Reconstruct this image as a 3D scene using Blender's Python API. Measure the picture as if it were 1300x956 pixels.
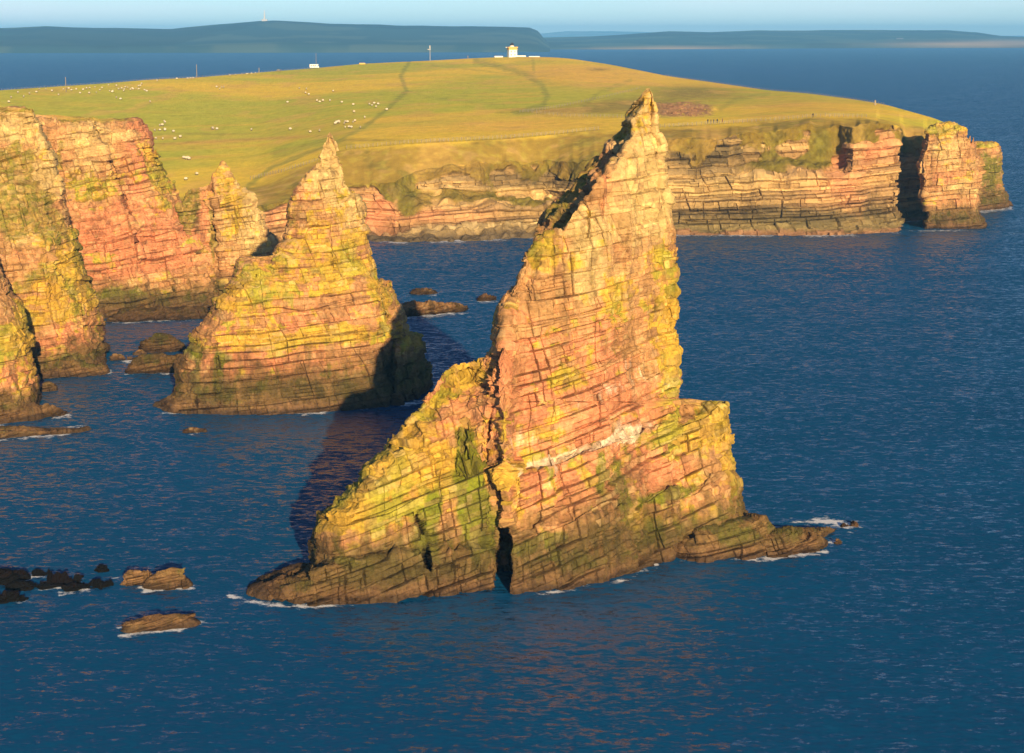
import bpy, math, random
import numpy as np
from mathutils import Vector, Matrix

for o in list(bpy.data.objects): bpy.data.objects.remove(o)
SC = bpy.context.scene
# ------------------------------------------------------------------ camera
CZ = 66.0; F = 2200.0; CX0 = 650.0; CY0 = 478.0
PITCH = math.atan(433.0 / F)
cd = bpy.data.cameras.new('camera'); cam = bpy.data.objects.new('camera', cd)
SC.collection.objects.link(cam); SC.camera = cam
cam.location = (0, 0, CZ); cam.rotation_euler = (math.pi/2 - PITCH, 0, 0)
cd.sensor_width = 36; cd.lens = 36 * F / 1300; cd.clip_start = 0.5; cd.clip_end = 400000
# ------------------------------------------------------------------ light
SUNV = Vector((-0.235, 1.0, -0.245)).normalized()      # the way the light travels
el = math.asin(-SUNV.z); rot = math.atan2(-SUNV.x, -SUNV.y)
W = bpy.data.worlds.new('World'); SC.world = W; W.use_nodes = True
nt = W.node_tree; nt.nodes.clear()
sky = nt.nodes.new('ShaderNodeTexSky'); sky.sky_type = 'NISHITA'; sky.sun_disc = False
sky.sun_elevation = el; sky.sun_rotation = rot; sky.altitude = 60
sky.air_density = 0.6; sky.dust_density = 0.1; sky.ozone_density = 2.6
bg = nt.nodes.new('ShaderNodeBackground'); bg.inputs[1].default_value = 0.07
wo = nt.nodes.new('ShaderNodeOutputWorld')
cn = nt.nodes.new('ShaderNodeTexNoise'); cn.inputs['Scale'].default_value = 3.0; cn.inputs['Detail'].default_value = 5
cm_ = nt.nodes.new('ShaderNodeMapping'); cm_.inputs['Scale'].default_value = (1, 1, 14); ct = nt.nodes.new('ShaderNodeTexCoord')
nt.links.new(ct.outputs['Generated'], cm_.inputs[0]); nt.links.new(cm_.outputs[0], cn.inputs['Vector'])
cr_ = nt.nodes.new('ShaderNodeMapRange'); cr_.inputs[1].default_value = .42; cr_.inputs[2].default_value = .72; cr_.inputs[4].default_value = .75; nt.links.new(cn.outputs[0], cr_.inputs[0])
cx = nt.nodes.new('ShaderNodeMix'); cx.data_type = 'RGBA'; cx.inputs[7].default_value = (8.2, 8.9, 9.3, 1)      # thin pale cloud
sz = nt.nodes.new('ShaderNodeSeparateXYZ'); nt.links.new(ct.outputs['Generated'], sz.inputs[0])
gz = nt.nodes.new('ShaderNodeMapRange'); gz.inputs[1].default_value = .22; gz.inputs[2].default_value = .03; nt.links.new(sz.outputs['Z'], gz.inputs[0])
gm_ = nt.nodes.new('ShaderNodeMath'); gm_.operation = 'MULTIPLY'; nt.links.new(cr_.outputs[0], gm_.inputs[0]); nt.links.new(gz.outputs[0], gm_.inputs[1])
nt.links.new(gm_.outputs[0], cx.inputs[0]); nt.links.new(sky.outputs[0], cx.inputs[6]); nt.links.new(cx.outputs[2], bg.inputs[0]); nt.links.new(bg.outputs[0], wo.inputs[0])
sl = bpy.data.lights.new('sun', 'SUN'); sl.energy = 5.0; sl.angle = math.radians(0.5); sl.color = (1.0, 0.72, 0.40)
so = bpy.data.objects.new('sun', sl); SC.collection.objects.link(so)
so.rotation_euler = SUNV.to_track_quat('-Z', 'Y').to_euler(); so.location = (40, -100, 150)
SC.view_settings.view_transform = 'Standard'; SC.view_settings.look = 'None'
SC.view_settings.exposure = 0.85; SC.view_settings.gamma = 1
SC.render.resolution_x = 1024; SC.render.resolution_y = 753
SC.render.engine = 'CYCLES'
SC.cycles.volume_bounces = 0; SC.cycles.max_bounces = 6

# ------------------------------------------------------------------ numeric helpers
def ray(px, py):
    px = np.asarray(px, float); py = np.asarray(py, float)
    a = (px - CX0) / F; b = (CY0 - py) / F
    s, c = math.sin(PITCH), math.cos(PITCH)
    return a, c + b * s, -s + b * c
def at(px, py, depth):
    a, y, z = ray(px, py); t = depth / y
    return a * t, y * t, CZ + z * t
def wdepth(px, py):                       # depth where the ray meets the sea
    a, y, z = ray(px, py); return -CZ / z * y
def ground_pt(px, py):
    d = wdepth(px, py); return at(px, py, d)
def proj(x, y, z):
    s, c = math.sin(PITCH), math.cos(PITCH)
    f = y * c - (z - CZ) * s; u = y * s + (z - CZ) * c
    return CX0 + F * x / f, CY0 - F * u / f
def _h(i, j, k, s):
    i = i.astype(np.int64).astype(np.uint32); j = j.astype(np.int64).astype(np.uint32); k = k.astype(np.int64).astype(np.uint32)
    h = i * np.uint32(374761393) + j * np.uint32(668265263) + k * np.uint32(2246822519) + np.uint32(s * 3266489917 % 4294967296)
    h = (h ^ (h >> np.uint32(13))) * np.uint32(1274126177)
    h = (h ^ (h >> np.uint32(16))) * np.uint32(2654435761)
    h = h ^ (h >> np.uint32(15))
    return h.astype(np.float64) / 4294967295.0
def vn(x, y, z, s=0):
    xi, yi, zi = np.floor(x), np.floor(y), np.floor(z)
    fx, fy, fz = x - xi, y - yi, z - zi
    fx = fx*fx*(3-2*fx); fy = fy*fy*(3-2*fy); fz = fz*fz*(3-2*fz)
    r = 0
    for a in (0, 1):
        for b in (0, 1):
            for c in (0, 1):
                r = r + _h(xi+a, yi+b, zi+c, s) * (fx if a else 1-fx) * (fy if b else 1-fy) * (fz if c else 1-fz)
    return r
def fbm(x, y, z, sc, o=3, s=0):
    r = 0; a = 1; t = 0
    for k in range(o):
        r = r + a * vn(x/sc + 17.3*k, y/sc + 5.1*k, z/sc + 9.7*k, s+k); t += a; a *= .5; sc *= .5
    return r / t
def sst(a, b, x):
    t = np.clip((x - a) / (b - a), 0, 1); return t*t*(3-2*t)
def gs(px, py, L):
    r = np.zeros_like(px)
    for g in L:
        dx = px - g[0]; dy = py - g[1]
        if len(g) > 5:
            c, s = math.cos(math.radians(g[5])), math.sin(math.radians(g[5])); dx, dy = dx*c + dy*s, -dx*s + dy*c
        r = r + g[4] * np.exp(-(dx/g[2])**2 - (dy/g[3])**2)
    return r
def polydist(px, py, pts):
    d = np.full(px.shape, 1e9)
    for (x0, y0), (x1, y1) in zip(pts[:-1], pts[1:]):
        vx, vy = x1-x0, y1-y0; t = np.clip(((px-x0)*vx + (py-y0)*vy) / (vx*vx+vy*vy+1e-9), 0, 1)
        d = np.minimum(d, np.hypot(px-x0-t*vx, py-y0-t*vy))
    return d
def blocks(x, y, z, kx, th, wd, seed, ang=0.35, warp=0.5):
    r = np.random.RandomState(seed)
    w = z - kx + warp * (fbm(x, y, z, 9, 2, seed+3) - .5) * 2
    e = np.cumsum(th * (0.45 + 1.1 * r.rand(900))) - 80
    k = np.searchsorted(e, w); k = np.clip(k, 1, 898)
    lo, hi = e[k-1], e[k]; dw = np.minimum(w - lo, hi - w); up = hi - w
    a = x + ang * y + 0.12 * z + warp * (fbm(x, y, z, 5, 2, seed+5) - .5) * 1.4
    kk = k.astype(float); z0 = np.zeros_like(kk)
    wk = wd * (0.6 + 1.0 * _h(kk, z0, z0, seed+7))
    ks = np.floor(kk/2.6 + .9*vn(x/11, y/11, kk*0, seed+13))     # joints run through several beds
    wk = wd * (0.45 + 1.5 * _h(ks, z0, z0, seed+7))
    a = a + (_h(ks, z0, z0+2, seed+17)-.5)*.6*z
    f = a / wk + 13.7 * _h(ks, z0, z0+1, seed+8); i = np.floor(f)
    def bd(i): return i + 0.85 * (_h(ks, i, z0, seed+9) - .5)
    i = np.where(f < bd(i), i-1, i); i = np.where(f > bd(i+1), i+1, i)
    da = np.minimum(f - bd(i), bd(i+1) - f) * wk
    return _h(kk, i, z0+3, seed+11), dw, da, _h(kk, z0, z0+5, seed+12), up

# ------------------------------------------------------------------ materials
def nn(t, typ, **kw):
    n = t.nodes.new(typ)
    for k, v in kw.items(): setattr(n, k, v)
    return n
def rock_material(name, bump=0.35, fine=0.35, scl=1.2, grass=False):
    m = bpy.data.materials.new(name); m.use_nodes = True; t = m.node_tree; t.nodes.clear()
    out = nn(t, 'ShaderNodeOutputMaterial'); b = nn(t, 'ShaderNodeBsdfPrincipled'); t.links.new(b.outputs[0], out.inputs[0])
    b.inputs['Roughness'].default_value = .95; b.inputs['Specular IOR Level'].default_value = 0.12
    at_ = nn(t, 'ShaderNodeAttribute', attribute_name='albedo'); geo = nn(t, 'ShaderNodeNewGeometry')
    n1 = nn(t, 'ShaderNodeTexNoise'); n1.inputs['Scale'].default_value = scl; n1.inputs['Detail'].default_value = 8; n1.inputs['Roughness'].default_value = .7
    t.links.new(geo.outputs['Position'], n1.inputs['Vector'])
    mr = nn(t, 'ShaderNodeMapRange'); mr.inputs[1].default_value = .3; mr.inputs[2].default_value = .7
    mr.inputs[3].default_value = 1 - fine; mr.inputs[4].default_value = 1 + fine; t.links.new(n1.outputs[0], mr.inputs[0])
    mx = nn(t, 'ShaderNodeMix', data_type='RGBA', blend_type='MULTIPLY'); mx.inputs[0].default_value = 1
    t.links.new(at_.outputs['Color'], mx.inputs[6]); t.links.new(mr.outputs[0], mx.inputs[7]); t.links.new(mx.outputs[2], b.inputs['Base Color'])
    n2 = nn(t, 'ShaderNodeTexNoise'); n2.inputs['Scale'].default_value = scl*1.8; n2.inputs['Detail'].default_value = 9; n2.inputs['Roughness'].default_value = .72
    t.links.new(geo.outputs['Position'], n2.inputs['Vector'])
    bp = nn(t, 'ShaderNodeBump'); bp.inputs['Strength'].default_value = 1; bp.inputs['Distance'].default_value = bump
    t.links.new(n2.outputs[0], bp.inputs['Height']); t.links.new(bp.outputs[0], b.inputs['Normal'])
    return m
M_ROCK = rock_material('weathered_sandstone', .22, .26, 1.6)
M_FAR = rock_material('cliff_and_turf', .5, .25, .5)
M_GRASS = rock_material('winter_grass', .9, .14, .35)
def grass_material():
    m = rock_material('winter_grass', .9, .14, .35); t = m.node_tree; b = [n for n in t.nodes if n.type == 'BSDF_PRINCIPLED'][0]; geo = [n for n in t.nodes if n.type == 'NEW_GEOMETRY'][0]
    n = nn(t, 'ShaderNodeTexNoise'); n.inputs['Scale'].default_value = 9; n.inputs['Detail'].default_value = 3; t.links.new(geo.outputs['Position'], n.inputs['Vector'])
    a = nn(t, 'ShaderNodeVectorMath', operation='SUBTRACT'); t.links.new(n.outputs['Color'], a.inputs[0]); a.inputs[1].default_value = (.5, .5, .5)
    c = nn(t, 'ShaderNodeVectorMath', operation='MULTIPLY'); t.links.new(a.outputs[0], c.inputs[0]); c.inputs[1].default_value = (7, 7, 1)
    d = nn(t, 'ShaderNodeVectorMath', operation='ADD'); t.links.new(c.outputs[0], d.inputs[0]); t.links.new(geo.outputs['Normal'], d.inputs[1])
    e = nn(t, 'ShaderNodeVectorMath', operation='NORMALIZE'); g = nn(t, 'ShaderNodeVectorMath', operation='ADD'); t.links.new(d.outputs[0], g.inputs[0]); g.inputs[1].default_value = (.05, -.40, 0)   # shading normals tilted south to brighten the field under the low sun
    t.links.new(g.outputs[0], e.inputs[0]); t.links.new(e.outputs[0], b.inputs['Normal'])
    return m
M_TURF = grass_material()
def plain(name, col, rough=.8, metal=0):
    m = bpy.data.materials.new(name); m.use_nodes = True; t = m.node_tree; b = t.nodes['Principled BSDF']
    b.inputs['Roughness'].default_value = rough; b.inputs['Metallic'].default_value = metal
    tx = nn(t, 'ShaderNodeTexNoise'); tx.inputs['Scale'].default_value = 3; tx.inputs['Detail'].default_value = 4
    tc = nn(t, 'ShaderNodeTexCoord'); t.links.new(tc.outputs['Object'], tx.inputs['Vector'])
    mr = nn(t, 'ShaderNodeMapRange'); mr.inputs[3].default_value = .85; mr.inputs[4].default_value = 1.12; t.links.new(tx.outputs[0], mr.inputs[0])
    mx = nn(t, 'ShaderNodeMix', data_type='RGBA', blend_type='MULTIPLY'); mx.inputs[0].default_value = 1
    mx.inputs[6].default_value = (*col, 1); t.links.new(mr.outputs[0], mx.inputs[7]); t.links.new(mx.outputs[2], b.inputs['Base Color'])
    return m

# ------------------------------------------------------------------ object helpers
def tag(o, label=None, cat=None, group=None, kind=None):
    if label: o['label'] = label
    if cat: o['category'] = cat
    if group: o['group'] = group
    if kind: o['kind'] = kind
    return o
def link(name, me, mat, parent=None):
    o = bpy.data.objects.new(name, me); SC.collection.objects.link(o)
    if mat: me.materials.append(mat)
    if parent is not None: o.parent = parent
    return o
def empty(name, loc):
    o = bpy.data.objects.new(name, None); SC.collection.objects.link(o); o.location = loc; o.empty_display_size = .5; return o
def np_mesh(name, V, Q, col=None, smooth=False, origin=None, extra=None):
    me = bpy.data.meshes.new(name); V = V.copy()
    if origin is not None: V -= np.array(origin)
    me.vertices.add(len(V)); me.vertices.foreach_set('co', V.astype(np.float32).ravel())
    me.loops.add(Q.size); me.loops.foreach_set('vertex_index', Q.astype(np.int32).ravel())
    me.polygons.add(len(Q)); me.polygons.foreach_set('loop_start', np.arange(0, Q.size, 4, dtype=np.int32))
    me.polygons.foreach_set('loop_total', np.full(len(Q), 4, np.int32))
    me.polygons.foreach_set('use_smooth', np.full(len(Q), smooth, bool))
    me.update(calc_edges=True)
    if col is not None:
        a = me.attributes.new('albedo', 'FLOAT_COLOR', 'POINT')
        c = np.ones((len(V), 4), np.float32); c[:, :3] = np.clip(col, 0.004, .9); a.data.foreach_set('color', c.ravel())
    if extra:
        for k, v in extra.items():
            a = me.attributes.new(k, 'FLOAT', 'POINT'); a.data.foreach_set('value', v.astype(np.float32).ravel())
    return me
def grid_quads(nr, nc, wrap=False, flip=False):
    idx = np.arange(nr*nc).reshape(nr, nc)
    a = idx[:-1, :] if wrap else idx[:-1, :-1]; b = np.roll(idx, -1, 1)[:-1] if wrap else idx[:-1, 1:]
    c = np.roll(idx, -1, 1)[1:] if wrap else idx[1:, 1:]; d = idx[1:, :] if wrap else idx[1:, :-1]
    q = np.stack([a, d, c, b] if not flip else [a, b, c, d], -1); return q.reshape(-1, 4)
def grid_normals(P, wrap=False):
    if wrap:
        du = np.roll(P, -1, 1) - np.roll(P, 1, 1)
    else: du = np.gradient(P, axis=1)
    dv = np.gradient(P, axis=0)
    n = np.cross(dv, du); l = np.linalg.norm(n, axis=-1, keepdims=True); return n / np.maximum(l, 1e-9)
def mix(c, t, col):
    t = np.clip(t, 0, 1)[..., None]; return c*(1-t) + np.array(col)*t

# albedo of sandstone with lichen; everything is a function of place on the rock
def rock_colour(X, Y, Z, PX, PY, hb, hl, hs, dcr, cfg):
    n1 = fbm(X, Y, Z, 7, 4, 21); n2 = fbm(X, Y, Z, 2.5, 4, 31); n3 = fbm(X, Y, Z, .9, 3, 41)
    st = fbm(X, Y, Z*.16, 1.1, 3, 51); st2 = fbm(X, Y, Z*.12, .5, 2, 57)
    c = np.zeros(X.shape + (3,)) + np.array((.50, .28, .115))
    c = mix(c, sst(.35, .65, hl*.5 + n1*.6), (.56, .29, .125))
    c = mix(c, sst(.6, .9, hl)*.5, (.52, .34, .13))
    G = cfg.get
    c = mix(c, sst(.35, .75, n2*.7 + hb*.25 + hs*.12 + n3*.2 + gs(PX, PY, G('pink', []))*.5 - .27)*.85, (.64, .255, .13))
    c = mix(c, sst(.45, .75, n1*.4 + n2*.35 + hb*.15 + gs(PX, PY, G('pale', []))*.5)*.85, (.62, .47, .19))
    yl = n2*.38 + n1*.26 + hs*.10 + hb*.14 + n3*.14 - .045 + G('ybias', 0) + np.minimum(gs(PX, PY, G('yellow', [])), 1.2)*.36 + (fbm(X, Y, Z, 12, 2, 26)-.5)*.25
    yl = yl + (n3-.5)*.22 + (hl-.5)*.10
    c = mix(c, sst(.54, .66, yl)*.9, (.58, .375, .045))
    c = mix(c, sst(.60, .70, yl + (n3-.5)*.25 - .02)*sst(.3, .7, fbm(X, Y, Z, 5, 2, 66)), (.38, .345, .045))
    # streaks down the face
    c *= (1 - .26*sst(.52, .74, st))[..., None]*(1 - .14*sst(.5, .8, st2))[..., None]
    gu = gs(PX, PY, G('white', []))
    c = mix(c, sst(.62, .95, gu*.55 + st2*.6 + n2*.35 - .12)*.8, (.80, .68, .50))
    vg = n2*.5 + n1*.35 + n3*.15 + gs(PX, PY, G('veg', []))*.6 + G('vbias', -.25)
    c = mix(c, sst(.5, .62, vg)*.9, (.36, .25, .06))
    c = mix(c, sst(.55, .7, vg)*sst(.42, .58, n3)*.8, (.22, .21, .035))
    ag = 1.5*gs(PX, PY, G('green', []))
    c = mix(c, sst(.45, .8, ag*.6 + st*.55 + n3*.3 + n2*.3 - .22)*.85, (.15, .19, .015))
    # splash zone
    lo = G('splash', 9.0)
    k = sst(lo*1.15, lo*.4, Z + (n2-.5)*9 + (st-.5)*9)
    c = mix(c, k*.86, (.115, .08, .03)); c = mix(c, k*sst(.45, .58, n2)*.75, (.06, .075, .012)); c = mix(c, k*sst(.5, .66, st)*.6, (.075, .055, .025))
    c = mix(c, np.minimum(gs(PX, PY, G('brown', []))*1.15, 1)*.9*sst(.3, .55, st+.08+(n2-.5)*.3), (.085, .068, .024))
    c = mix(c, sst(3.0, .9, Z + (n3-.5)*2.2)*.7, (.15, .085, .045)); c = mix(c, sst(1.1, .3, Z+(n3-.5)*.8)*.85, (.045, .03, .02))
    c *= (1 - .27*np.clip(dcr, 0, 1))[..., None]          # dark lichen and soil in the joints
    hue = _h(np.floor(hb*997), np.floor(hs*991), Z*0, 5)
    c = mix(c, sst(.7, 1, hue)*.35*(1-.9*k), (.62, .46, .22)); c = mix(c, sst(.28, 0, hue)*.45*(1-.7*k), (.30, .17, .09))
    sp = fbm(X, Y, Z, .35, 2, 61); c *= (1 - .22*sst(.56, .7, sp))[..., None]
    c *= (0.82 + .34*hs)[..., None]*(0.9 + .2*hb)[..., None]
    return c*G('tint', 1.0)*.91

def body(name, L, R, water, T, NR, NC, cfg, seed=1, lean=.0, kfun=None, amp=1.0, th=1.7, wd=2.6, top_r=4.0, side_r=None,
         shift=None, carve=None, jag=3.0, ribs=None, ybot=None, parent=None, mat=None, d_extra=0, fine=.5):
    """A closed rock: front and back meet along the outline; every point has its own distance."""
    WL.append(list(water)); ya = min(L[0][0], R[0][0]); yb = ybot or max(w[1] for w in water) + 8
    py = np.linspace(ya, yb, NR)
    xl = np.interp(py, [p[0] for p in L], [p[1] for p in L]); xr = np.interp(py, [p[0] for p in R], [p[1] for p in R])
    def steps(sd):
        r = np.random.RandomState(sd); e = np.cumsum(4 + 13*r.rand(400)) + ya - 10; k = np.searchsorted(e, py)
        w = np.minimum(1, (py-ya)/40 + .15); return ((r.rand(402)[k]-.5)*2*jag + (vn(py/2.4, py*0, py*0, sd)-.5)*jag*.45)*w
    xl = xl + steps(seed*7+1); xr = xr + steps(seed*7+2)
    xr = np.maximum(xr, xl + .3)
    def spread(n):
        t = np.linspace(0, 1, n); return .7*t + .3*(.5 - .5*np.cos(np.pi*t))
    uf = spread(NC); ub = spread(max(12, NC//6))[::-1][1:-1]
    u = np.concatenate([uf, ub]); front = np.concatenate([np.ones(NC, bool), np.zeros(len(ub), bool)])
    PX = xl[:, None] + (xr - xl)[:, None]*u[None]; PY = np.repeat(py[:, None], len(u), 1)
    dw = wdepth(np.array([w[0] for w in water], float), np.array([w[1] for w in water], float))
    D = np.interp(PX, [w[0] for w in water], dw) + d_extra
    mp = D / F
    bins = np.linspace(min(xl), max(xr), 500); tp = np.full(500, yb)
    for i in range(NR-1, -1, -1):
        m = (bins >= xl[i]-.01) & (bins <= xr[i]+.01); tp[m] = py[i]
    tops = np.interp(PX, bins, tp)
    T0 = np.interp(PY, [t[0] for t in T], [t[1] for t in T])
    sr = np.minimum(T0, side_r) if side_r else T0
    qh = np.minimum(PX - xl[:, None], xr[:, None] - PX)*mp / np.maximum(sr, .1)
    qv = np.maximum(PY - tops, 0)*mp / top_r
    q = np.clip(np.minimum(qh, qv*1.0 + .0*qh), 0, 1); e = np.sqrt(np.maximum(0, 1-(1-q)**2))
    height = np.maximum(0, (np.interp(PX, [w[0] for w in water], [w[1] for w in water]) - PY))*mp
    Tb = np.max([t[1] for t in T])
    Yr = D + Tb*1.0 + lean*height
    if shift is not None: Yr = Yr + shift(PX, PY)
    Y = np.where(front[None], Yr - T0*e, Yr + T0*e)
    if carve is not None:
        Y = np.where(front[None], Y + carve(PX, PY)*np.clip(q*3, 0, 1), Y)
    X, Y, Z = at(PX, PY, Y)
    P = np.stack([X, Y, Z], -1); N = grid_normals(P, True)
    # outward check
    mid = N[NR//2, NC//2]
    if mid[1] > 0: N = -N
    kx = kfun(X, Y, Z) if kfun else .12*X
    h1, w1, a1, l1, up1 = blocks(X, Y, Z, kx, th, wd, seed*10+1)
    h2, w2, a2, l2, up2 = blocks(X, Y, Z, kx, th*.38, wd*.42, seed*10+2, warp=.35)
    e1 = np.minimum(w1, a1*1.1); e2 = np.minimum(w2, a2)
    h0, w0, a0, l0, up0 = blocks(X, Y, Z, kx, th*2.7, wd*2.1, seed*10+4, warp=1.2)
    cm = sst(.38, .62, fbm(X, Y, Z, 4.5, 3, seed+72)); cm2 = sst(.42, .62, fbm(X, Y, Z, 3, 3, seed+73)); ca = sst(.42, .62, fbm(X, Y, Z*.4, 4, 2, seed+74)); rg = np.abs(vn(X/.9, Y/.9, Z/.6, seed+77)-.5) + .5*np.abs(vn(X/.42, Y/.42, Z/.3, seed+78)-.5)
    g1 = np.maximum(sst(.08+.11*cm, .0, w1)*(.3+.7*cm), sst(.06+.08*ca, 0, a1)*ca*.8*(.4+.6*_h(np.floor(h1*1e5), Z*0, Z*0, 3))); g2 = np.maximum(sst(.10, 0, w2)*.8, sst(.08, 0, a2)*.35)*cm2
    disp = amp*((h0-.5)*1.7 + (l0-.5)*.6 + (h1-.5)*1.0*(.3+.9*cm) + (l1-.5)*.65 + (fbm(X, Y, Z*.25, 2.2, 3, seed+76)-.5)*1.5 + (h2-.5)*.5*cm2 + (l2-.5)*.22 - .80*g1 - .28*g2 - (rg-.38)*.55
                + (fbm(X, Y, Z, 7, 4, seed+70)-.5)*3.4 + (fbm(X, Y, Z, 1.3, 3, seed+71)-.5)*.8)
    if ribs is not None: disp = disp*(1-.45*ribs(PX, PY)) + ribs(PX, PY)*((fbm(X, Y, Z*.22, 1.8, 3, seed+80)-.5)*3.0 + (fbm(X, Y, Z*.3, 5, 2, seed+81)-.5)*3)
    disp = disp*np.clip(T0/min(4.5, Tb*.55), .4, 1)*np.clip(.6 + q, .6, 1)*np.clip(Z/2+1.2, .5, 1)
    P = P + N*disp[..., None]
    col = rock_colour(X, Y, Z, PX, PY, h1, l1, h2, g1*.9 + g2*.45, cfg)
    V = P.reshape(-1, 3); Q = grid_quads(NR, len(u), True, flip=False)
    org = (float(np.median(V[:, 0])), float(np.median(V[:, 1])), 0.0)
    me = np_mesh(name, V, Q, col.reshape(-1, 3), False, org)
    o = link(name, me, mat or M_ROCK); o.location = org
    if parent is not None:
        o.parent = parent; o.location = Vector(org) - parent.location
    return o

# ------------------------------------------------------------------ sea
WL = []                                      # every waterline, for the wash round the rocks
def build_water():
    py = np.concatenate([[45.35, 45.8, 46.5, 48, 50, 53], np.arange(56, 960, 3.0), [990, 1050, 1150, 1300, 1600, 2200]])
    px = np.concatenate([[-9000, -5000, -3000, -1800, -1000, -600, -300], np.arange(-150, 1452, 3.0), [1600, 1900, 2400, 3200, 4800, 7000, 10000]])
    PX, PY = np.meshgrid(px, py); X, Y, Z = at(PX, PY, wdepth(PX, PY))
    fo = gs(PX, PY, [(220, 795, 22, 7, 1.5, -8), (192, 801, 30, 3, .7, -8), (245, 789, 18, 4, 1.1), (152, 797, 10, 3, .8), (1030, 663, 50, 6, .85), (1075, 668, 20, 9, .9), (1058, 688, 12, 6, 1.2),
        (975, 708, 26, 3.5, 1.0, -8), (1045, 660, 14, 5, .8), (785, 738, 20, 3, 1.1, -15), (745, 742, 16, 3, .9, -10), (830, 716, 9, 6, 1.3, 30), (870, 712, 20, 2.5, .8), (700, 750, 26, 2, .7, -5), (345, 766, 34, 3, 1.1, 3),
        (400, 768, 20, 2, .6), (460, 518, 24, 2.4, 1.0, -6), (505, 512, 20, 2.4, .9, -6), (380, 525, 40, 1.8, .7), (310, 528, 30, 1.5, .5), (245, 549, 18, 2.2, 1.3), (265, 545, 8, 1.8, .9), (95, 542, 18, 3, 1.0, -8), (50, 555, 46, 2.4, .8, -8), (70, 530, 18, 2, 1.0, -10),
        (230, 437, 10, 1.6, .9), (545, 372, 12, 1.6, .9), (625, 379, 10, 1.4, .7), (480, 302, 40, 1.8, .6), (590, 304, 90, 1.6, .6), (950, 300, 110, 1.4, .6), (1190, 293, 60, 1.8, .9), (1270, 266, 16, 2.6, 1.1), (1290, 297, 14, 2, .8), (1262, 290, 16, 1.6, .6), (160, 405, 30, 1.6, .5), (1140, 272, 20, 1.2, .4),
        (150, 735, 14, 2.2, .9), (240, 748, 10, 2, .4), (20, 745, 20, 2.4, .35), (270, 69, 60, 1.2, .9), (560, 68.5, 60, .8, .5), (120, 69.5, 40, .8, .5), (690, 64.5, 14, .8, .9)])
    wash = np.zeros(PX.shape); nz1 = vn(X/6, Y/9, X*0, 3)
    for pts in WL:
        x0, x1 = min(p[0] for p in pts)-12, max(p[0] for p in pts)+12; y0, y1 = min(p[1] for p in pts)-9, max(p[1] for p in pts)+12
        m = (PX > x0) & (PX < x1) & (PY > y0) & (PY < y1)
        if m.any(): wash[m] = np.maximum(wash[m], 1.15*np.exp(-(polydist(PX[m], PY[m], pts)/4.0)**2)*sst(.32, .66, nz1[m]))
    fo = np.maximum(fo, wash)
    V = np.stack([X, Y, Z*0], -1)
    nr, nc = PX.shape
    last = np.stack([np.linspace(-9000, 9000, nc), np.full(nc, -2500.0), np.zeros(nc)], -1)
    V = np.concatenate([V.reshape(-1, 3), last]); fo = np.concatenate([fo.ravel(), np.zeros(nc)])
    me = np_mesh('sea', V, grid_quads(nr+1, nc), None, True, extra={'foam': fo})
    m = bpy.data.materials.new('sea_water'); m.use_nodes = True; t = m.node_tree; t.nodes.clear(); L = t.links
    out = nn(t, 'ShaderNodeOutputMaterial'); b = nn(t, 'ShaderNodeBsdfPrincipled')
    b.inputs['Roughness'].default_value = .24; b.inputs['IOR'].default_value = 1.5
    geo = nn(t, 'ShaderNodeNewGeometry')
    def noise(sc, det, sx=1, sy=1, rot=0, rough=.55, typ='FBM'):
        mp = nn(t, 'ShaderNodeMapping'); mp.inputs['Scale'].default_value = (sx, sy, 1); mp.inputs['Rotation'].default_value = (0, 0, rot)
        L.new(geo.outputs['Position'], mp.inputs[0]); n = nn(t, 'ShaderNodeTexNoise'); n.inputs['Scale'].default_value = sc
        n.inputs['Detail'].default_value = det; n.inputs['Roughness'].default_value = rough; L.new(mp.outputs[0], n.inputs['Vector']); return n.outputs[0]
    def math_(op, a, bb):
        n = nn(t, 'ShaderNodeMath', operation=op)
        for i, v in enumerate((a, bb)):
            if isinstance(v, (int, float)): n.inputs[i].default_value = v
            else: L.new(v, n.inputs[i])
        return n.outputs[0]
    def vmath(op, a, bb):
        n = nn(t, 'ShaderNodeVectorMath', operation=op)
        for i, v in enumerate((a, bb)):
            if isinstance(v, tuple): n.inputs[i].default_value = v
            else: L.new(v, n.inputs[i])
        return n.outputs[0]
    acc = None
    for sc, det, sx, sy, rot_, rg, amp in ((.07, 2, .7, 1.4, .3, .5, .16), (.45, 3, .7, 1.6, .22, .6, .62), (1.2, 3, .6, 1.4, .1, .65, 1.25), (3.5, 2, .8, 1.3, -.15, .7, .6)):
        mp = nn(t, 'ShaderNodeMapping'); mp.inputs['Scale'].default_value = (sx, sy, 1); mp.inputs['Rotation'].default_value = (0, 0, rot_)
        L.new(geo.outputs['Position'], mp.inputs[0]); n = nn(t, 'ShaderNodeTexNoise'); n.inputs['Scale'].default_value = sc
        n.inputs['Detail'].default_value = det; n.inputs['Roughness'].default_value = rg; L.new(mp.outputs[0], n.inputs['Vector'])
        v = vmath('MULTIPLY', vmath('SUBTRACT', n.outputs['Color'], (.5, .575, .5)), (amp, amp*1.15, 0)); acc = v if acc is None else vmath('ADD', acc, v)
    nz = nn(t, 'ShaderNodeVectorMath', operation='NORMALIZE'); L.new(vmath('ADD', acc, (0, 0, 1)), nz.inputs[0]); L.new(nz.outputs[0], b.inputs['Normal'])
    # colour of the water body: clearer and darker patches
    cr = nn(t, 'ShaderNodeMix', data_type='RGBA'); cr.inputs[6].default_value = (.0015, .038, .108, 1); cr.inputs[7].default_value = (.0025, .060, .165, 1)
    pt = noise(.012, 4, 1, 2.2, .2); L.new(pt, cr.inputs[0])
    # foam
    fa = nn(t, 'ShaderNodeAttribute', attribute_name='foam'); fn = noise(.55, 9, 1, 1.3, 0, .72)
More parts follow.
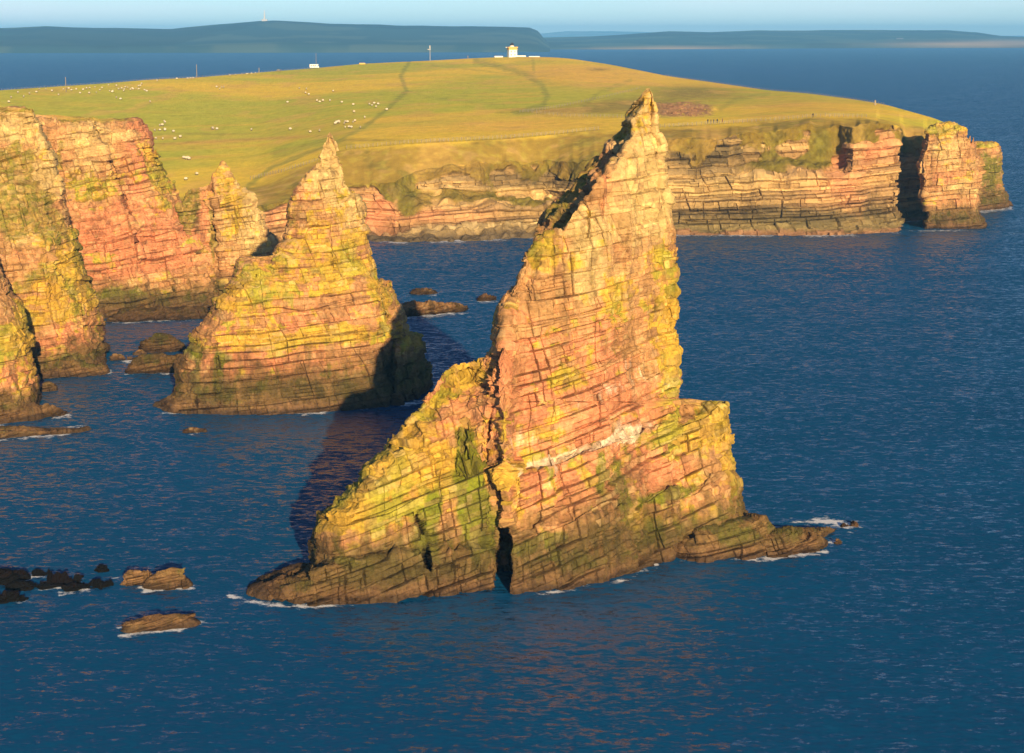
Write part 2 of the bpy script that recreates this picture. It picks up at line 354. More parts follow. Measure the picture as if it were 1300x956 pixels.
    fs = nn(t, 'ShaderNodeMapRange', interpolation_type='SMOOTHSTEP'); fs.inputs[1].default_value = .42; fs.inputs[2].default_value = .80
    fac = math_('MINIMUM', fa.outputs['Fac'], 1.25)
    L.new(math_('ADD', math_('MULTIPLY', fac, .62), math_('MULTIPLY', math_('SUBTRACT', fn, .5), 2.4)), fs.inputs[0])
    gate = math_('MINIMUM', math_('MULTIPLY', fa.outputs['Fac'], 4.0), 1.0)
    cap = noise(.16, 8, 1, 2.0, .3, .7); cs = nn(t, 'ShaderNodeMapRange'); cs.inputs[1].default_value = .80; cs.inputs[2].default_value = .88; cs.inputs[4].default_value = .3; L.new(cap, cs.inputs[0])
    ft = math_('MAXIMUM', math_('MULTIPLY', fs.outputs[0], gate), cs.outputs[0])
    foam = nn(t, 'ShaderNodeBsdfDiffuse'); foam.inputs[0].default_value = (.78, .82, .86, 1)
    L.new(cr.outputs[2], b.inputs['Base Color'])
    ms = nn(t, 'ShaderNodeMixShader'); L.new(ft, ms.inputs[0]); L.new(b.outputs[0], ms.inputs[1]); L.new(foam.outputs[0], ms.inputs[2]); L.new(ms.outputs[0], out.inputs[0])
    tag(link('sea', me, m), kind='structure')

# ------------------------------------------------------------------ headland (cliff, steep turf, field) as one ground sheet
I = np.interp
HX_B = [(-400, 330), (150, 330), (330, 318), (440, 304), (500, 308), (600, 306), (680, 301), (860, 298), (1040, 299), (1100, 297), (1142, 294), (1147, 281), (1180, 279), (1215, 276)]
HX_L = [(-400, 285), (200, 280), (330, 262), (380, 248), (440, 236), (470, 236), (500, 232), (540, 212), (640, 206), (730, 208), (840, 176), (950, 172), (1000, 165), (1060, 158), (1135, 158), (1143, 163), (1150, 176), (1180, 174), (1215, 185)]
HX_F = [(-400, 270), (200, 258), (270, 246), (330, 235), (380, 212), (440, 190), (520, 183), (640, 177), (760, 166), (850, 162), (950, 156), (1040, 149), (1100, 150), (1150, 158), (1190, 164), (1215, 176)]
HX_S = [(-400, 145), (-150, 127), (0, 115), (134, 106), (193, 101), (249, 98.5), (330, 92), (400, 86.5), (460, 81), (546, 77), (600, 74), (650, 72), (700, 72.6), (725, 74.5), (775, 82), (850, 97), (900, 104), (975, 115), (1025, 119), (1085, 127), (1125, 134), (1150, 141.5), (1190, 153), (1215, 166)]
HX_D = [(-400, 900), (0, 1000), (250, 1150), (460, 1400), (650, 1500), (775, 1350), (850, 1200), (975, 1000), (1085, 830), (1150, 730), (1190, 690), (1215, 690)]
def P2(L, x): return I(x, [p[0] for p in L], [p[1] for p in L])
def smooth_line(L, x, w=8):
    return (P2(L, x-w) + P2(L, x) + P2(L, x+w))/3
def head_depths(px):
    yb = P2(HX_B, px); Dw = wdepth(px, yb)
    return yb, Dw
def field_depth(px, py):
    """distance of the field surface seen at a pixel (between fence line and skyline)."""
    yb, Dw = head_depths(px); yf = smooth_line(HX_F, px); ys = smooth_line(HX_S, px); df = 1/(head_df(px)); ds = 1/P2(HX_D, px)
    t = np.clip((py - yf)/(ys - yf), 0, 1); return 1/(df + (ds-df)*t)
def head_df(px):
    return smooth_line([(x, float(wdepth(x, y))) for x, y in HX_B], px, 30) + I(px, [0, 330, 440, 1000, 1215], [60, 55, 48, 46, 40])
PATHS = [([(520, 78), (509, 96), (516, 116), (492, 138), (462, 162), (430, 178), (385, 196), (345, 212), (305, 244)], 3.2, .9), ([(604, 77), (640, 86), (668, 94), (688, 108), (695, 122), (688, 136), (652, 142)], 4.5, .8),
         ([(676, 74), (678, 92)], 2.5, .5), ([(735, 138), (760, 118), (800, 102)], 3, .5), ([(516, 116), (560, 126), (640, 133)], 1.6, .4), ([(915, 138), (935, 125), (975, 119)], 3.5, .5), ([(350, 196), (410, 180), (445, 184)], 6, .5), ([(546, 83), (600, 88), (660, 96)], 1.5, .35)]
def build_headland():
    px = np.concatenate([np.linspace(-400, 140, 120), np.arange(141, 1216, .75)]); nc = len(px)
    yb, Dw = head_depths(px); yl = P2(HX_L, px); yf = smooth_line(HX_F, px); ys = smooth_line(HX_S, px); ds = P2(HX_D, px); df = head_df(px)
    jag = (vn(px/19, px*0, px*0, 5)-.5)*7 + (vn(px/6.5, px*0, px*0, 6)-.5)*3; yl = np.minimum(yl + jag, yb-20); yl = np.maximum(yl, yf+3)
    rc, rg, rf, rb = 210, 60, 170, 6
    rows_y = []; rows_d = []
    # below water
    rows_y.append(yb+6); rows_d.append(Dw-2)
    set1 = I(px, [-400, 440, 500, 700, 850, 1100, 1215], [8, 8, 14, 16, 14, 12, 8])
    beach = I(px, [-400, 420, 450, 690, 720, 1215], [3, 3, 12, 10, 3, 3])
    for i in range(rc):
        t = i/(rc-1); y = yb + (yl-yb)*t
        foot = I(px, [440, 460, 690, 740], [.10, .26, .18, .09]); s = np.clip(t/foot, 0, 1)
        d = Dw + beach*(s) + (set1-3)*t**1.3*.7
        bench1 = sst(495, 530, px)*sst(745, 700, px); d = d + bench1*11*sst(266, 244, y)
        bench2 = sst(925, 960, px)*sst(1085, 1060, px); d = d + bench2*12*sst(226, 200, y) - bench2*0
        rows_y.append(y); rows_d.append(d)
    dl = rows_d[-1]
    for i in range(1, rg+1):
        t = i/rg; y = yl + (yf-yl)*t; rows_y.append(y); rows_d.append(1/(1/dl + (1/df-1/dl)*t))
    for i in range(1, rf+1):
        t = i/rf; y = yf + (ys-yf)*t; rows_y.append(y); rows_d.append(1/(1/df + (1/ds-1/df)*t))
    PY = np.array(rows_y); D = np.array(rows_d); PX = np.repeat(px[None], len(PY), 0)
    X, Y, Z = at(PX, PY, D)
    # beyond the skyline the land rolls over and falls to the sea
    bx = []; 
    for k, (dd, zz) in enumerate([(25, -.6), (70, -4), (140, -12), (230, -24), (260, -70)]):
        bx.append(np.stack([X[-1]*(1+dd/ds), ds+dd, Z[-1]+zz], -1))
    P = np.stack([X, Y, Z], -1); N = grid_normals(P)
    if N[100, nc//2][1] > 0: N = -N
    cl = np.zeros(PX.shape); cl[:rc+1] = 1
    t = np.clip((yb[None]-PY)/(yb-yl)[None], 0, 1)
    grassb = gs(PX, PY, [(600, 252, 62, 11, 1.2), (690, 256, 40, 7, .9), (520, 262, 22, 18, 1.0), (505, 235, 14, 14, .6), (985, 210, 60, 12, 1.2, -6), (1040, 196, 22, 24, .9, 20), (1075, 175, 60, 8, .6), (520, 205, 24, 18, 1.0), (455, 225, 22, 12, .9), (1170, 182, 14, 8, .6), (400, 228, 30, 12, .9)])
    n1 = fbm(X, Y, Z, 30, 3, 3); n2 = fbm(X, Y, Z, 9, 4, 4); n3 = fbm(X, Y, Z, 2.5, 3, 5)
    gr = sst(.42, .62, grassb*.75 + (n2-.5)*.7 + (n3-.5)*.3 + 1.2*(1-cl) + .75*sst(.72, 1.0, t+(n2-.5)*.5))
    inner = sst(800, 842, PX+(n3-.5)*8)*sst(910, 898, PX+(n3-.5)*14)*sst(129, 133, PY+(n2-.5)*9)*sst(149, 146, PY+(n3-.5)*3+(PX-870)*.03)*(1-cl); inrock = inner*sst(.28, .42, n3+.05)
    gr = gr*(1-inrock)
    rk = 1-gr
    kx = .045*X + .02*Y*0
    h1, w1, a1, l1, u1 = blocks(X, Y, Z, kx, 2.4, 9, 301, warp=.8); h2, w2, a2, l2, u2 = blocks(X, Y, Z, kx, .9, 3.5, 302, warp=.5)
    low = (fbm(X, Y, Z*.5, 22, 3, 9)-.5)*13*cl*np.clip(t*4, 0, 1)*np.clip((1-t)*5, 0, 1) + (fbm(X, Y, Z*.35, 7, 2, 19)-.5)*5*cl*np.clip(t*4, 0, 1)*np.clip((1-t)*5, 0, 1)
    disp = rk*(1-.65*inrock)*((h1-.5)*1.9 + (l1-.5)*2.4 + (h2-.5)*.9 + (l2-.5)*.9 - .8*sst(.3, 0, np.minimum(w1, a1))) + low + rk*(n3-.5)*1.5 + cl*gr*(n3-.5)*1.8
    bould = cl*sst(.26, .16, t)*sst(440, 460, PX)*sst(720, 690, PX)
    disp = disp*(1-bould*.6) + bould*(vn(X/2.2, Y/2.2, Z/2.2, 77)-.5)*3.0
    hmask = (1-cl)
    disp = disp + hmask*((n2-.5)*.8*gs(PX, PY, [(1000, 170, 300, 30, 1)]) )
    fade = np.clip((PY - ys[None])/4, 0, 1); disp = disp*np.where(cl > 0, 1, fade)
    P = P + N*disp[..., None]
    # colours
    c = np.zeros(P.shape) + np.array((.42, .28, .11))
    c = mix(c, sst(.3, .7, l1)*.8, (.24, .15, .065)); c = mix(c, sst(.55, .8, l2)*.75, (.56, .40, .16)); c = mix(c, sst(.35, .15, l2)*.7, (.15, .105, .05)); c = mix(c, sst(.5, .7, n2)*.4, (.20, .15, .06)); c = mix(c, sst(.62, .85, _hh(l1, l2))*.7, (.22, .16, .08))
    reg = gs(PX, PY, [(470, 268, 34, 34, 1.3), (1080, 210, 60, 60, .9), (1120, 180, 20, 16, 1), (560, 275, 60, 12, .8), (870, 140, 40, 12, .5), (360, 270, 40, 30, 1.2)])
    c = mix(c, np.clip(reg, 0, 1)*(.4+.5*sst(.3, .6, n2)), (.50, .22, .11))
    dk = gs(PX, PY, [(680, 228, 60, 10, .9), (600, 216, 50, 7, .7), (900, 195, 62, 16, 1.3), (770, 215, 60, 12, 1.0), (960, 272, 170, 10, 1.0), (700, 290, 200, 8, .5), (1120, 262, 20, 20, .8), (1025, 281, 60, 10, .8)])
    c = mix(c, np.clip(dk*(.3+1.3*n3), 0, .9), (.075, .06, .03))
    c = mix(c, cl*sst(.22, .06, t)*.75*(1-bould), (.14, .12, .05)); c = mix(c, sst(1.8, .6, Z)*.7, (.24, .12, .07))
    c = mix(c, bould*(.3 + .6*vn(X/1.5, Y/1.5, Z, 88))*sst(1.5, 4, Z), (.50, .40, .20)); c = mix(c, bould*sst(3.2, 1.2, Z), (.11, .085, .05))
    c *= (.75+.5*h2)[..., None]*(.85+.3*n3)[..., None]
    # turf
    f1 = fbm(X, Y, Z*0, 120, 4, 14); f2 = fbm(X*.6, Y*1.6, Z*1.5, 26, 4, 15); f3 = fbm(X, Y, Z, 5, 3, 16)
    g = np.zeros(P.shape) + np.array((.72, .53, .052))
    g = mix(g, sst(.42, .6, f1), (.43, .45, .045)); g = mix(g, sst(.45, .8, f2)*.6, (.66, .44, .07)); g = mix(g, sst(.5, .8, f3)*.35, (.44, .34, .045))
    org = gs(PX, PY, [(760, 100, 90, 14, .8), (720, 88, 60, 6, .5), (1020, 135, 110, 14, .6), (640, 158, 120, 9, .7), (420, 160, 90, 10, .3)])
    g = mix(g, np.clip(org, 0, 1)*.8, (.68, .40, .09))
    steep = (1-cl)*sst(-4, 6, PY-yf[None]+(n2-.5)*8)
    g = mix(g, np.clip(steep + cl, 0, 1)*.85, (.27, .19, .04)); g = mix(g, np.clip(steep+cl, 0, 1)*sst(.5, .65, n2)*.6, (.19, .17, .035)); g = mix(g, np.clip(steep+cl, 0, 1)*sst(.55, .7, f3)*.6, (.40, .27, .09))
    g = mix(g, cl*gr*np.clip(grassb, 0, 1)*.6, (.20, .20, .035))
    # rough heather patch above the inland crag and gullies
    rp = gs(PX, PY, [(880, 118, 60, 10, 1), (800, 132, 60, 8, .9), (760, 140, 50, 6, .7), (690, 141, 50, 3.5, .7), (470, 178, 50, 2, .6), (235, 178, 0.1, .1, 0), (760, 88, 14, 2, 1.0), (260, 170, 70, 1.5, .4)])
    g = mix(g, np.clip(rp*(.4+1.0*n3), 0, .8), (.24, .18, .05))
    g = mix(g, np.clip(gs(PX, PY, [(300, 178, 110, 2.2, .8, -3)])*1, 0, .5), (.50, .27, .09))
    for pts, wd, am in PATHS:
        dd = polydist(PX, PY, pts); g = mix(g, sst(wd*1.35, wd*.2, dd+(f3-.5)*wd*1.6)*am*.65*(1-cl), (.20, .24, .05))
    f4 = fbm(X, Y, Z, 2.2, 3, 27); g = mix(g, sst(.52, .68, f4)*.3, (.36, .34, .05)); g = mix(g, sst(.56, .72, fbm(X, Y*.5, Z*0, 14, 4, 29))*.45, (.60, .38, .10))
    g *= (.80+.42*f3)[..., None]*(.8+.4*f4)[..., None]
    g *= (1-.42*cl)[..., None]
    g *= (.94+.12*fbm(X*.3, Y*2, Z*0, 9, 3, 18))[..., None]
    c = c*(1-gr[..., None]) + g*gr[..., None]
    P = np.concatenate([P, np.array(bx)]); c = np.concatenate([c, np.repeat(c[-1:], len(bx), 0)])
    me = np_mesh('headland', P.reshape(-1, 3), grid_quads(len(P), nc, flip=True), c.reshape(-1, 3), False)
    me.materials.append(M_FAR); me.materials.append(M_TURF)
    mi = np.zeros((len(P)-1, nc-1), np.int32); mi[rc+2:] = 1
    me.polygons.foreach_set('material_index', mi.ravel())
    o = bpy.data.objects.new('headland', me); SC.collection.objects.link(o); tag(o, kind='structure')
    return P, rc+1+rg
def _hh(a, b): return (a*7.31 + b*3.17) % 1
HP, _r0 = build_headland(); WL.append([(x, y-1) for x, y in HX_B if 400 < x < 1190])

# ------------------------------------------------------------------ far shores
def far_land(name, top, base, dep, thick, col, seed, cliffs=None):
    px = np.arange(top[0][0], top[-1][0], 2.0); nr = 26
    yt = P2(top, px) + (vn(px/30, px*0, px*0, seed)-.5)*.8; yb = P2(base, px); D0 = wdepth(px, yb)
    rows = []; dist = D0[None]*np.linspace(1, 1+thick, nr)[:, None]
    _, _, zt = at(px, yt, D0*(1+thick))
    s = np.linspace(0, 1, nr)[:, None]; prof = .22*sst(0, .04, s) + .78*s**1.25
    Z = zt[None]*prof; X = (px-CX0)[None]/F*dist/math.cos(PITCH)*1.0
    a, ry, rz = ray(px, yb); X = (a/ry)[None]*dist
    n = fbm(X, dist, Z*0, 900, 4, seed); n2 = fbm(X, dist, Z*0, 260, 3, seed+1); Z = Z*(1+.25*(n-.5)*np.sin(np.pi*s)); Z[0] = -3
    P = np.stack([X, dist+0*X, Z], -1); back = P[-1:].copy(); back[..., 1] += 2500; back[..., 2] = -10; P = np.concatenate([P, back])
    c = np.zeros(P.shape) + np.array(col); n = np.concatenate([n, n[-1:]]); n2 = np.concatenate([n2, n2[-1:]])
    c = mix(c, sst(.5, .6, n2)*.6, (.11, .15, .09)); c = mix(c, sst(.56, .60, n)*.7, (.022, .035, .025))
    if cliffs is not None:
        pxx, py_ = proj(P[..., 0], P[..., 1], P[..., 2]); c = mix(c, gs(pxx, py_, cliffs), (.52, .38, .22))
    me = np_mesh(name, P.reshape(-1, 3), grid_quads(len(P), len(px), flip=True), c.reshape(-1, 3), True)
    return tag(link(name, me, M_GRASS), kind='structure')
far_land('distant_island', [(-900, 44), (-400, 38), (0, 36), (60, 33), (120, 35.5), (220, 36.5), (280, 31), (330, 26.5), (350, 26), (420, 30), (500, 32), (560, 33), (640, 34), (672, 35), (683, 39), (690, 48), (700, 58)],
         [(-900, 68), (0, 67.5), (600, 66.5), (700, 66)], 7000, .3, (.035, .075, .07), 11)
far_land('far_shore', [(640, 50), (690, 47.5), (750, 46), (800, 43), (850, 39.5), (900, 40.5), (960, 38.5), (1050, 38.5), (1150, 38), (1200, 38.5), (1240, 41), (1270, 45.5), (1310, 47), (1500, 47), (2200, 50)],
         [(640, 63.2), (900, 62.2), (1100, 61.2), (2200, 60)], 9000, .25, (.04, .08, .07), 12, [(840, 62.5, 90, 1.3, 1.2), (1210, 56, 90, 3.5, .9), (1290, 54, 60, 4, .8), (760, 62.5, 30, 1, .8)])
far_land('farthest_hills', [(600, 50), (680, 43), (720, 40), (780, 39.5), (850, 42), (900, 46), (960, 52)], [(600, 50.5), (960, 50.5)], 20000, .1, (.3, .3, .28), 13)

# ------------------------------------------------------------------ great stack
def kf_great(X, Y, Z):
    return X*(0.30 - .20*sst(12, 45, Z))
def crack(PX, PY, pts, w):
    # pts: (y, x, width px)
    ys = [p[0] for p in pts]; cx = np.interp(PY, ys, [p[1] for p in pts]); ww = np.interp(PY, ys, [p[2] for p in pts])
    ok = (PY > ys[0]) & (PY < ys[-1]); jig = (vn(PY/11, PY*0, PY*0, 91)-.5)*ww*.5
    return np.where(ok, sst(ww*.62, ww*.38, np.abs(PX-cx-jig)), 0)*w
def great_shift(PX, PY):
    # upper left ridge stands behind the main face
    lx = np.interp(PY, [112, 135, 190, 250, 290, 305, 330], [818, 806, 790, 745, 712, 690, 640]) + (vn(PY/9, PY*0, PY*0, 92)-.5)*12
    s = sst(6, -4, PX-lx)*6.5*sst(310, 280, PY)*sst(112, 150, PY)
    return s*(1 + np.clip(lx-PX, 0, 40)*.45/6.5)
def great_carve(PX, PY):
    c = crack(PX, PY, [(596, 626, 4), (604, 629, 10), (640, 634, 11), (690, 639, 15), (752, 641, 17), (770, 641, 17)], 9)
    c += crack(PX, PY, [(648, 527, 6), (660, 532, 11), (700, 541, 10), (730, 545, 7)], 7)
    c += crack(PX, PY, [(452, 640, 2), (475, 634, 4), (500, 630, 5), (540, 620, 3), (600, 617, 1.5)], 1.6)
    c += crack(PX, PY, [(540, 592, 3), (560, 588, 4), (600, 600, 3)], 1.5)
    # the low buttress on the left leans back above its foot
    c += sst(634, 585, PX)*sst(610, 470, PY)*6
    # deep bedding ledges
    yy = PY + .36*(PX-640)
    c += sst(640, 660, PX)*(sst(614, 604, yy)*2.0 + 0)
    yy2 = PY + .28*(PX-640); c += sst(640, 655, PX)*sst(690, 672, yy2)*1.3
    c += sst(700, 660, PX)*sst(330, 300, PY)*2
    c += sst(853, 866, PX)*sst(500, 540, PY)*1.5
    yl = PY + .1*(PX-400); c += sst(640, 620, PX)*sst(718, 708, yl)*1.6
    return c
gL = [(112, 822), (118, 816), (130, 807), (150, 797), (165, 790), (190, 768), (215, 748), (240, 722), (258, 700), (270, 690), (290, 680), (300, 684), (318, 668), (345, 658), (352, 655), (366, 647), (380, 640), (400, 630), (440, 624), (456, 617), (462, 590), (470, 572), (484, 556), (505, 540), (530, 520), (545, 505), (560, 495), (590, 465), (610, 452), (625, 430), (640, 424), (655, 406), (668, 402), (690, 396), (714, 396), (717, 394), (722, 370), (735, 340), (742, 308), (750, 300), (756, 302), (762, 330), (775, 345)]
gR = [(112, 824), (120, 829), (145, 832), (165, 836), (190, 842), (220, 845), (280, 853), (300, 858), (350, 857), (400, 861), (470, 862), (506, 862), (510, 868), (511, 924), (540, 930), (570, 930), (600, 935), (640, 942), (660, 945), (690, 948), (720, 930), (775, 900)]
g_cfg = dict(
    pale=[(822, 150, 26, 50, 1.0), (830, 230, 30, 60, .9), (745, 330, 22, 60, .9), (810, 260, 40, 60, .5), (690, 340, 40, 30, .2)],
    pink=[(770, 320, 16, 110, 1.0), (800, 200, 30, 60, .4), (700, 590, 70, 60, 1.2), (660, 520, 40, 60, .8), (790, 540, 60, 60, .9), (740, 460, 60, 60, .5), (560, 500, 40, 34, .9, -30), (830, 590, 50, 40, .9), (420, 690, 20, 30, .6), (660, 430, 30, 40, .4)],
    yellow=[(695, 325, 34, 26, 1.0), (835, 325, 24, 18, .9), (850, 420, 16, 80, .8), (780, 380, 16, 30, .7), (905, 530, 26, 24, 1.4), (925, 580, 12, 60, .9), (720, 475, 40, 20, .6), (720, 430, 80, 60, .35), (690, 540, 20, 16, .6), (590, 470, 30, 12, .9), (530, 530, 40, 16, 1.0, -45), (470, 600, 60, 30, 1.0, -40), (440, 650, 50, 30, .8), (570, 600, 60, 36, .9), (500, 650, 60, 20, .5), (745, 600, 16, 18, .9), (830, 660, 40, 30, .3), (650, 380, 20, 20, .4), (870, 550, 26, 24, .8)],
    white=[(740, 570, 100, 5, 1.3, -19), (800, 548, 20, 18, .9), (760, 500, 40, 10, .7, -20), (830, 480, 30, 16, .7), (660, 560, 20, 20, .7), (690, 615, 12, 16, .6), (800, 460, 14, 12, .6), (700, 590, 60, 10, .5)],
    green=[(614, 680, 12, 50, 1.4), (540, 685, 14, 40, .9), (590, 590, 12, 50, .8), (765, 605, 8, 26, 1.1), (790, 615, 8, 30, .9), (690, 690, 40, 9, .9, -12), (850, 628, 40, 8, .9, -14), (480, 715, 60, 8, .7), (600, 640, 14, 60, .8), (550, 640, 10, 20, .6), (640, 740, 10, 20, .5)],
    brown=[(770, 660, 40, 45, .8), (800, 600, 20, 40, .4), (720, 705, 80, 22, .6, -10), (500, 735, 120, 16, 1.0), (880, 690, 60, 24, .7), (470, 700, 70, 10, .6), (690, 745, 60, 10, .6), (935, 620, 10, 50, .7), (560, 720, 70, 22, .5)],
    veg=[(745, 225, 12, 60, .9, 42), (710, 275, 18, 30, .8, 42), (790, 165, 10, 20, .8), (640, 350, 20, 40, .2), (560, 500, 34, 30, .35)], vbias=-.35, ybias=-.0)
GREAT = body('great_sea_stack', gL, gR, [(290, 756), (345, 768), (400, 770), (500, 762), (635, 750), (640, 757), (700, 752), (770, 742), (830, 718), (900, 712), (960, 706)],
     [(112, .8), (160, 2.5), (300, 6), (500, 9), (650, 12), (770, 13)], 1150, 1000, g_cfg, seed=3, lean=.06, kfun=kf_great, amp=.72, th=2.0, wd=3.0, top_r=3.5, side_r=4, jag=3.0, ribs=lambda a, b: sst(420, 250, b),
     shift=great_shift, carve=great_carve, ybot=782)
tag(GREAT, 'tall orange and yellow pointed sea stack with a black chasm in its foot', 'sea stack', 'sea stacks in the bay')
# shelf at its right foot: part of the stack
r_cfg = dict(ybias=-.2, vbias=-.5, splash=14, brown=[], tint=1.1)
def shelf(name, L, R, water, T, parent=None, cfg=None, seed=5, NR=120, NC=220, amp=.5, top_r=2.0, kf=None, th=.8, wd=2.0, lean=0, side_r=None, ybot=None):
    return body(name, L, R, water, T, NR, NC, cfg or r_cfg, seed=seed, amp=amp, th=th, wd=wd, top_r=top_r*.6, jag=2.5, kfun=kf, parent=parent, lean=lean, side_r=side_r, ybot=ybot)
kf_s = lambda X, Y, Z: .16*X
shelf('rock_shelf', [(655, 918), (662, 905), (672, 880), (690, 850), (720, 850)], [(655, 972), (662, 976), (666, 980), (684, 996), (700, 1010), (720, 1010)], [(840, 716), (900, 714), (960, 709), (1010, 704)], [(655, 3), (720, 5)], GREAT, seed=5, kf=kf_s)
shelf('rock_shelf', [(668, 1010), (672, 985), (680, 960), (715, 950)], [(668, 1050), (671, 1062), (680, 1058), (690, 1050), (715, 1040)], [(950, 711), (1000, 706), (1045, 690), (1062, 684)], [(668, 3), (715, 4)], GREAT, seed=6, kf=kf_s)
shelf('rock_shelf', [(680, 996), (690, 985), (712, 975)], [(680, 1030), (688, 1048), (700, 1050), (712, 1040)], [(970, 710), (1050, 700)], [(680, 3), (712, 4)], GREAT, seed=7, kf=kf_s)

# ------------------------------------------------------------------ second stack
sL = [(168, 418), (180, 412), (207, 401), (212, 396), (236, 381), (240, 374), (264, 367), (289, 366), (300, 362), (318, 352), (326, 347), (328, 340), (329, 304), (345, 300), (358, 290), (375, 280), (391, 268), (400, 264), (423, 247), (440, 240), (460, 229), (480, 226), (501, 224), (508, 214), (513, 198), (521, 194), (535, 200)]
sR = [(168, 420), (179, 425), (200, 431), (211, 435), (232, 440), (252, 457), (281, 462), (310, 468), (350, 479), (357, 482), (359, 498), (391, 505), (423, 511), (425, 516), (427, 534), (452, 539), (477, 547), (501, 543), (535, 538)]
s_cfg = dict(pale=[(420, 200, 20, 50, 1.1), (445, 260, 20, 50, .8), (400, 230, 20, 20, .4)], yellow=[(410, 290, 50, 40, .75), (440, 340, 50, 30, .8), (330, 360, 50, 30, .8), (300, 400, 60, 30, .6), (400, 430, 110, 10, .8, -4), (490, 380, 20, 30, .8), (525, 435, 16, 10, 1), (250, 440, 16, 14, .9), (330, 430, 60, 14, .5)],
    pink=[(400, 410, 90, 30, .6), (300, 465, 50, 22, 1.0), (380, 470, 60, 20, .8), (290, 440, 30, 30, .6), (380, 245, 20, 12, .6), (430, 330, 30, 8, .5)], green=[(277, 480, 6, 30, 1.0), (250, 480, 5, 30, .8), (283, 455, 10, 6, .8), (540, 460, 10, 30, .4), (242, 445, 14, 10, .5)],
    brown=[(300, 500, 90, 14, .5), (440, 500, 80, 14, .6), (400, 490, 80, 12, .4), (530, 480, 20, 30, .5)], vbias=-.5, ybias=.0, splash=11)
def s_carve(PX, PY):
    return crack(PX, PY, [(428, 506, 3), (440, 499, 8), (470, 497, 11), (500, 497, 12), (530, 498, 12)], 8) + crack(PX, PY, [(450, 276, 3), (470, 278, 5), (510, 281, 3)], 1.6) + crack(PX, PY, [(330, 330, 5), (350, 326, 4), (362, 323, 3)], 2.5) \
        + sst(364, 352, PY+.06*(PX-400))*2 + sst(505, 512, PX)*2.0*sst(424, 440, PY)
SECOND = body('sea_stack', sL, sR, [(190, 524), (330, 526), (420, 523), (470, 519), (550, 508)], [(168, 1.0), (220, 4), (300, 7), (360, 10), (430, 13), (530, 15)], 800, 760, s_cfg, seed=4, lean=.05,
     kfun=lambda X, Y, Z: .09*X, amp=.72, th=1.8, wd=3.2, top_r=4, side_r=4.5, jag=3.6, carve=s_carve, ybot=536)
tag(SECOND, 'smaller stepped yellow sea stack left of the great pointed one, foot partly in shadow', 'sea stack', 'sea stacks in the bay')

# ------------------------------------------------------------------ third stack
tL = [(205, 282), (212, 277), (222, 269), (236, 263), (240, 238), (246, 232), (270, 228), (300, 216), (330, 202), (350, 195), (380, 189), (405, 187)]
tR = [(205, 284), (214, 292), (224, 299), (240, 310), (260, 326), (275, 337), (290, 347), (305, 354), (330, 362), (360, 368), (405, 372)]
def t_carve(PX, PY):
    lx = np.interp(PY, [205, 240, 300, 400], [276, 268, 276, 284])
    c = sst(4, -6, PX-lx)*2.5*sst(215, 250, PY)
    return c + crack(PX, PY, [(340, 240, 2), (370, 232, 5), (392, 226, 7)], 3) + crack(PX, PY, [(230, 268, 3), (300, 272, 4), (350, 281, 4)], 2)
t_cfg = dict(pale=[(300, 260, 24, 60, .7), (325, 290, 16, 30, .7)], yellow=[(295, 270, 14, 40, .8), (280, 230, 12, 20, .5)], pink=[(255, 290, 14, 40, 1.0), (220, 370, 30, 20, .5)], veg=[(238, 270, 18, 60, 1.3, 18), (212, 330, 16, 56, 1.2, 12), (283, 215, 10, 10, .5), (270, 300, 6, 70, 1.0), (285, 290, 8, 60, .6)], green=[(210, 380, 40, 8, .7), (270, 372, 14, 12, .9), (240, 350, 5, 30, .7)],
    brown=[(235, 385, 50, 10, .8), (225, 340, 20, 60, .9), (250, 300, 6, 60, .7)], vbias=-.38, ybias=-.02, splash=8)
THIRD = body('sea_stack', tL, tR, [(180, 394), (240, 393), (300, 390), (375, 388)], [(205, .8), (250, 4), (320, 7), (400, 9)], 420, 400, t_cfg, seed=6, lean=.08, kfun=lambda X, Y, Z: .1*X + .05*Y, amp=.95, th=1.8, wd=2.4, top_r=6, side_r=6, jag=3.5, carve=t_carve, ybot=402)
tag(THIRD, 'grassy ribbed rock pinnacle between the red cliff and the stepped yellow stack', 'sea stack', 'sea stacks in the bay')

# ------------------------------------------------------------------ cliffs on the left
bL = [(149, 49), (151, -250), (402, -300)]
bR = [(149, 174), (151, 180), (165, 189), (185, 196), (200, 203), (222, 214), (235, 224), (255, 229), (262, 238), (290, 262), (330, 282), (362, 290), (400, 292)]
b_cfg = dict(pale=[(120, 170, 40, 20, .7), (110, 220, 30, 30, .5)], yellow=[(110, 235, 50, 22, .8), (205, 220, 16, 34, 1.3), (180, 200, 20, 20, .6), (140, 330, 40, 20, .3), (215, 265, 12, 10, .6)], pink=[(180, 175, 24, 30, 1.6), (150, 290, 70, 30, 1.5), (210, 300, 50, 30, 1.3), (170, 240, 10, 60, 1.1, 20), (160, 340, 60, 20, 1.0), (265, 280, 10, 24, 1.4)],
    veg=[(76, 200, 10, 60, .9, 10), (130, 240, 50, 3, .5), (110, 150, 80, 3, 1.2), (125, 185, 40, 3, .4)], green=[(160, 375, 40, 10, .6)], brown=[(190, 385, 90, 10, .8), (150, 365, 30, 12, .5)], vbias=-.42, ybias=-.06, splash=7)
def b_carve(PX, PY):
    c = crack(PX, PY, [(150, 116, 4), (200, 138, 5), (240, 155, 6), (290, 170, 5), (320, 180, 3)], 2.5); c += sst(3, -3, PX-np.interp(PY, [150, 290, 390], [118, 170, 195]))*(-2.2)
    return c + sst(300, 240, PY)*3
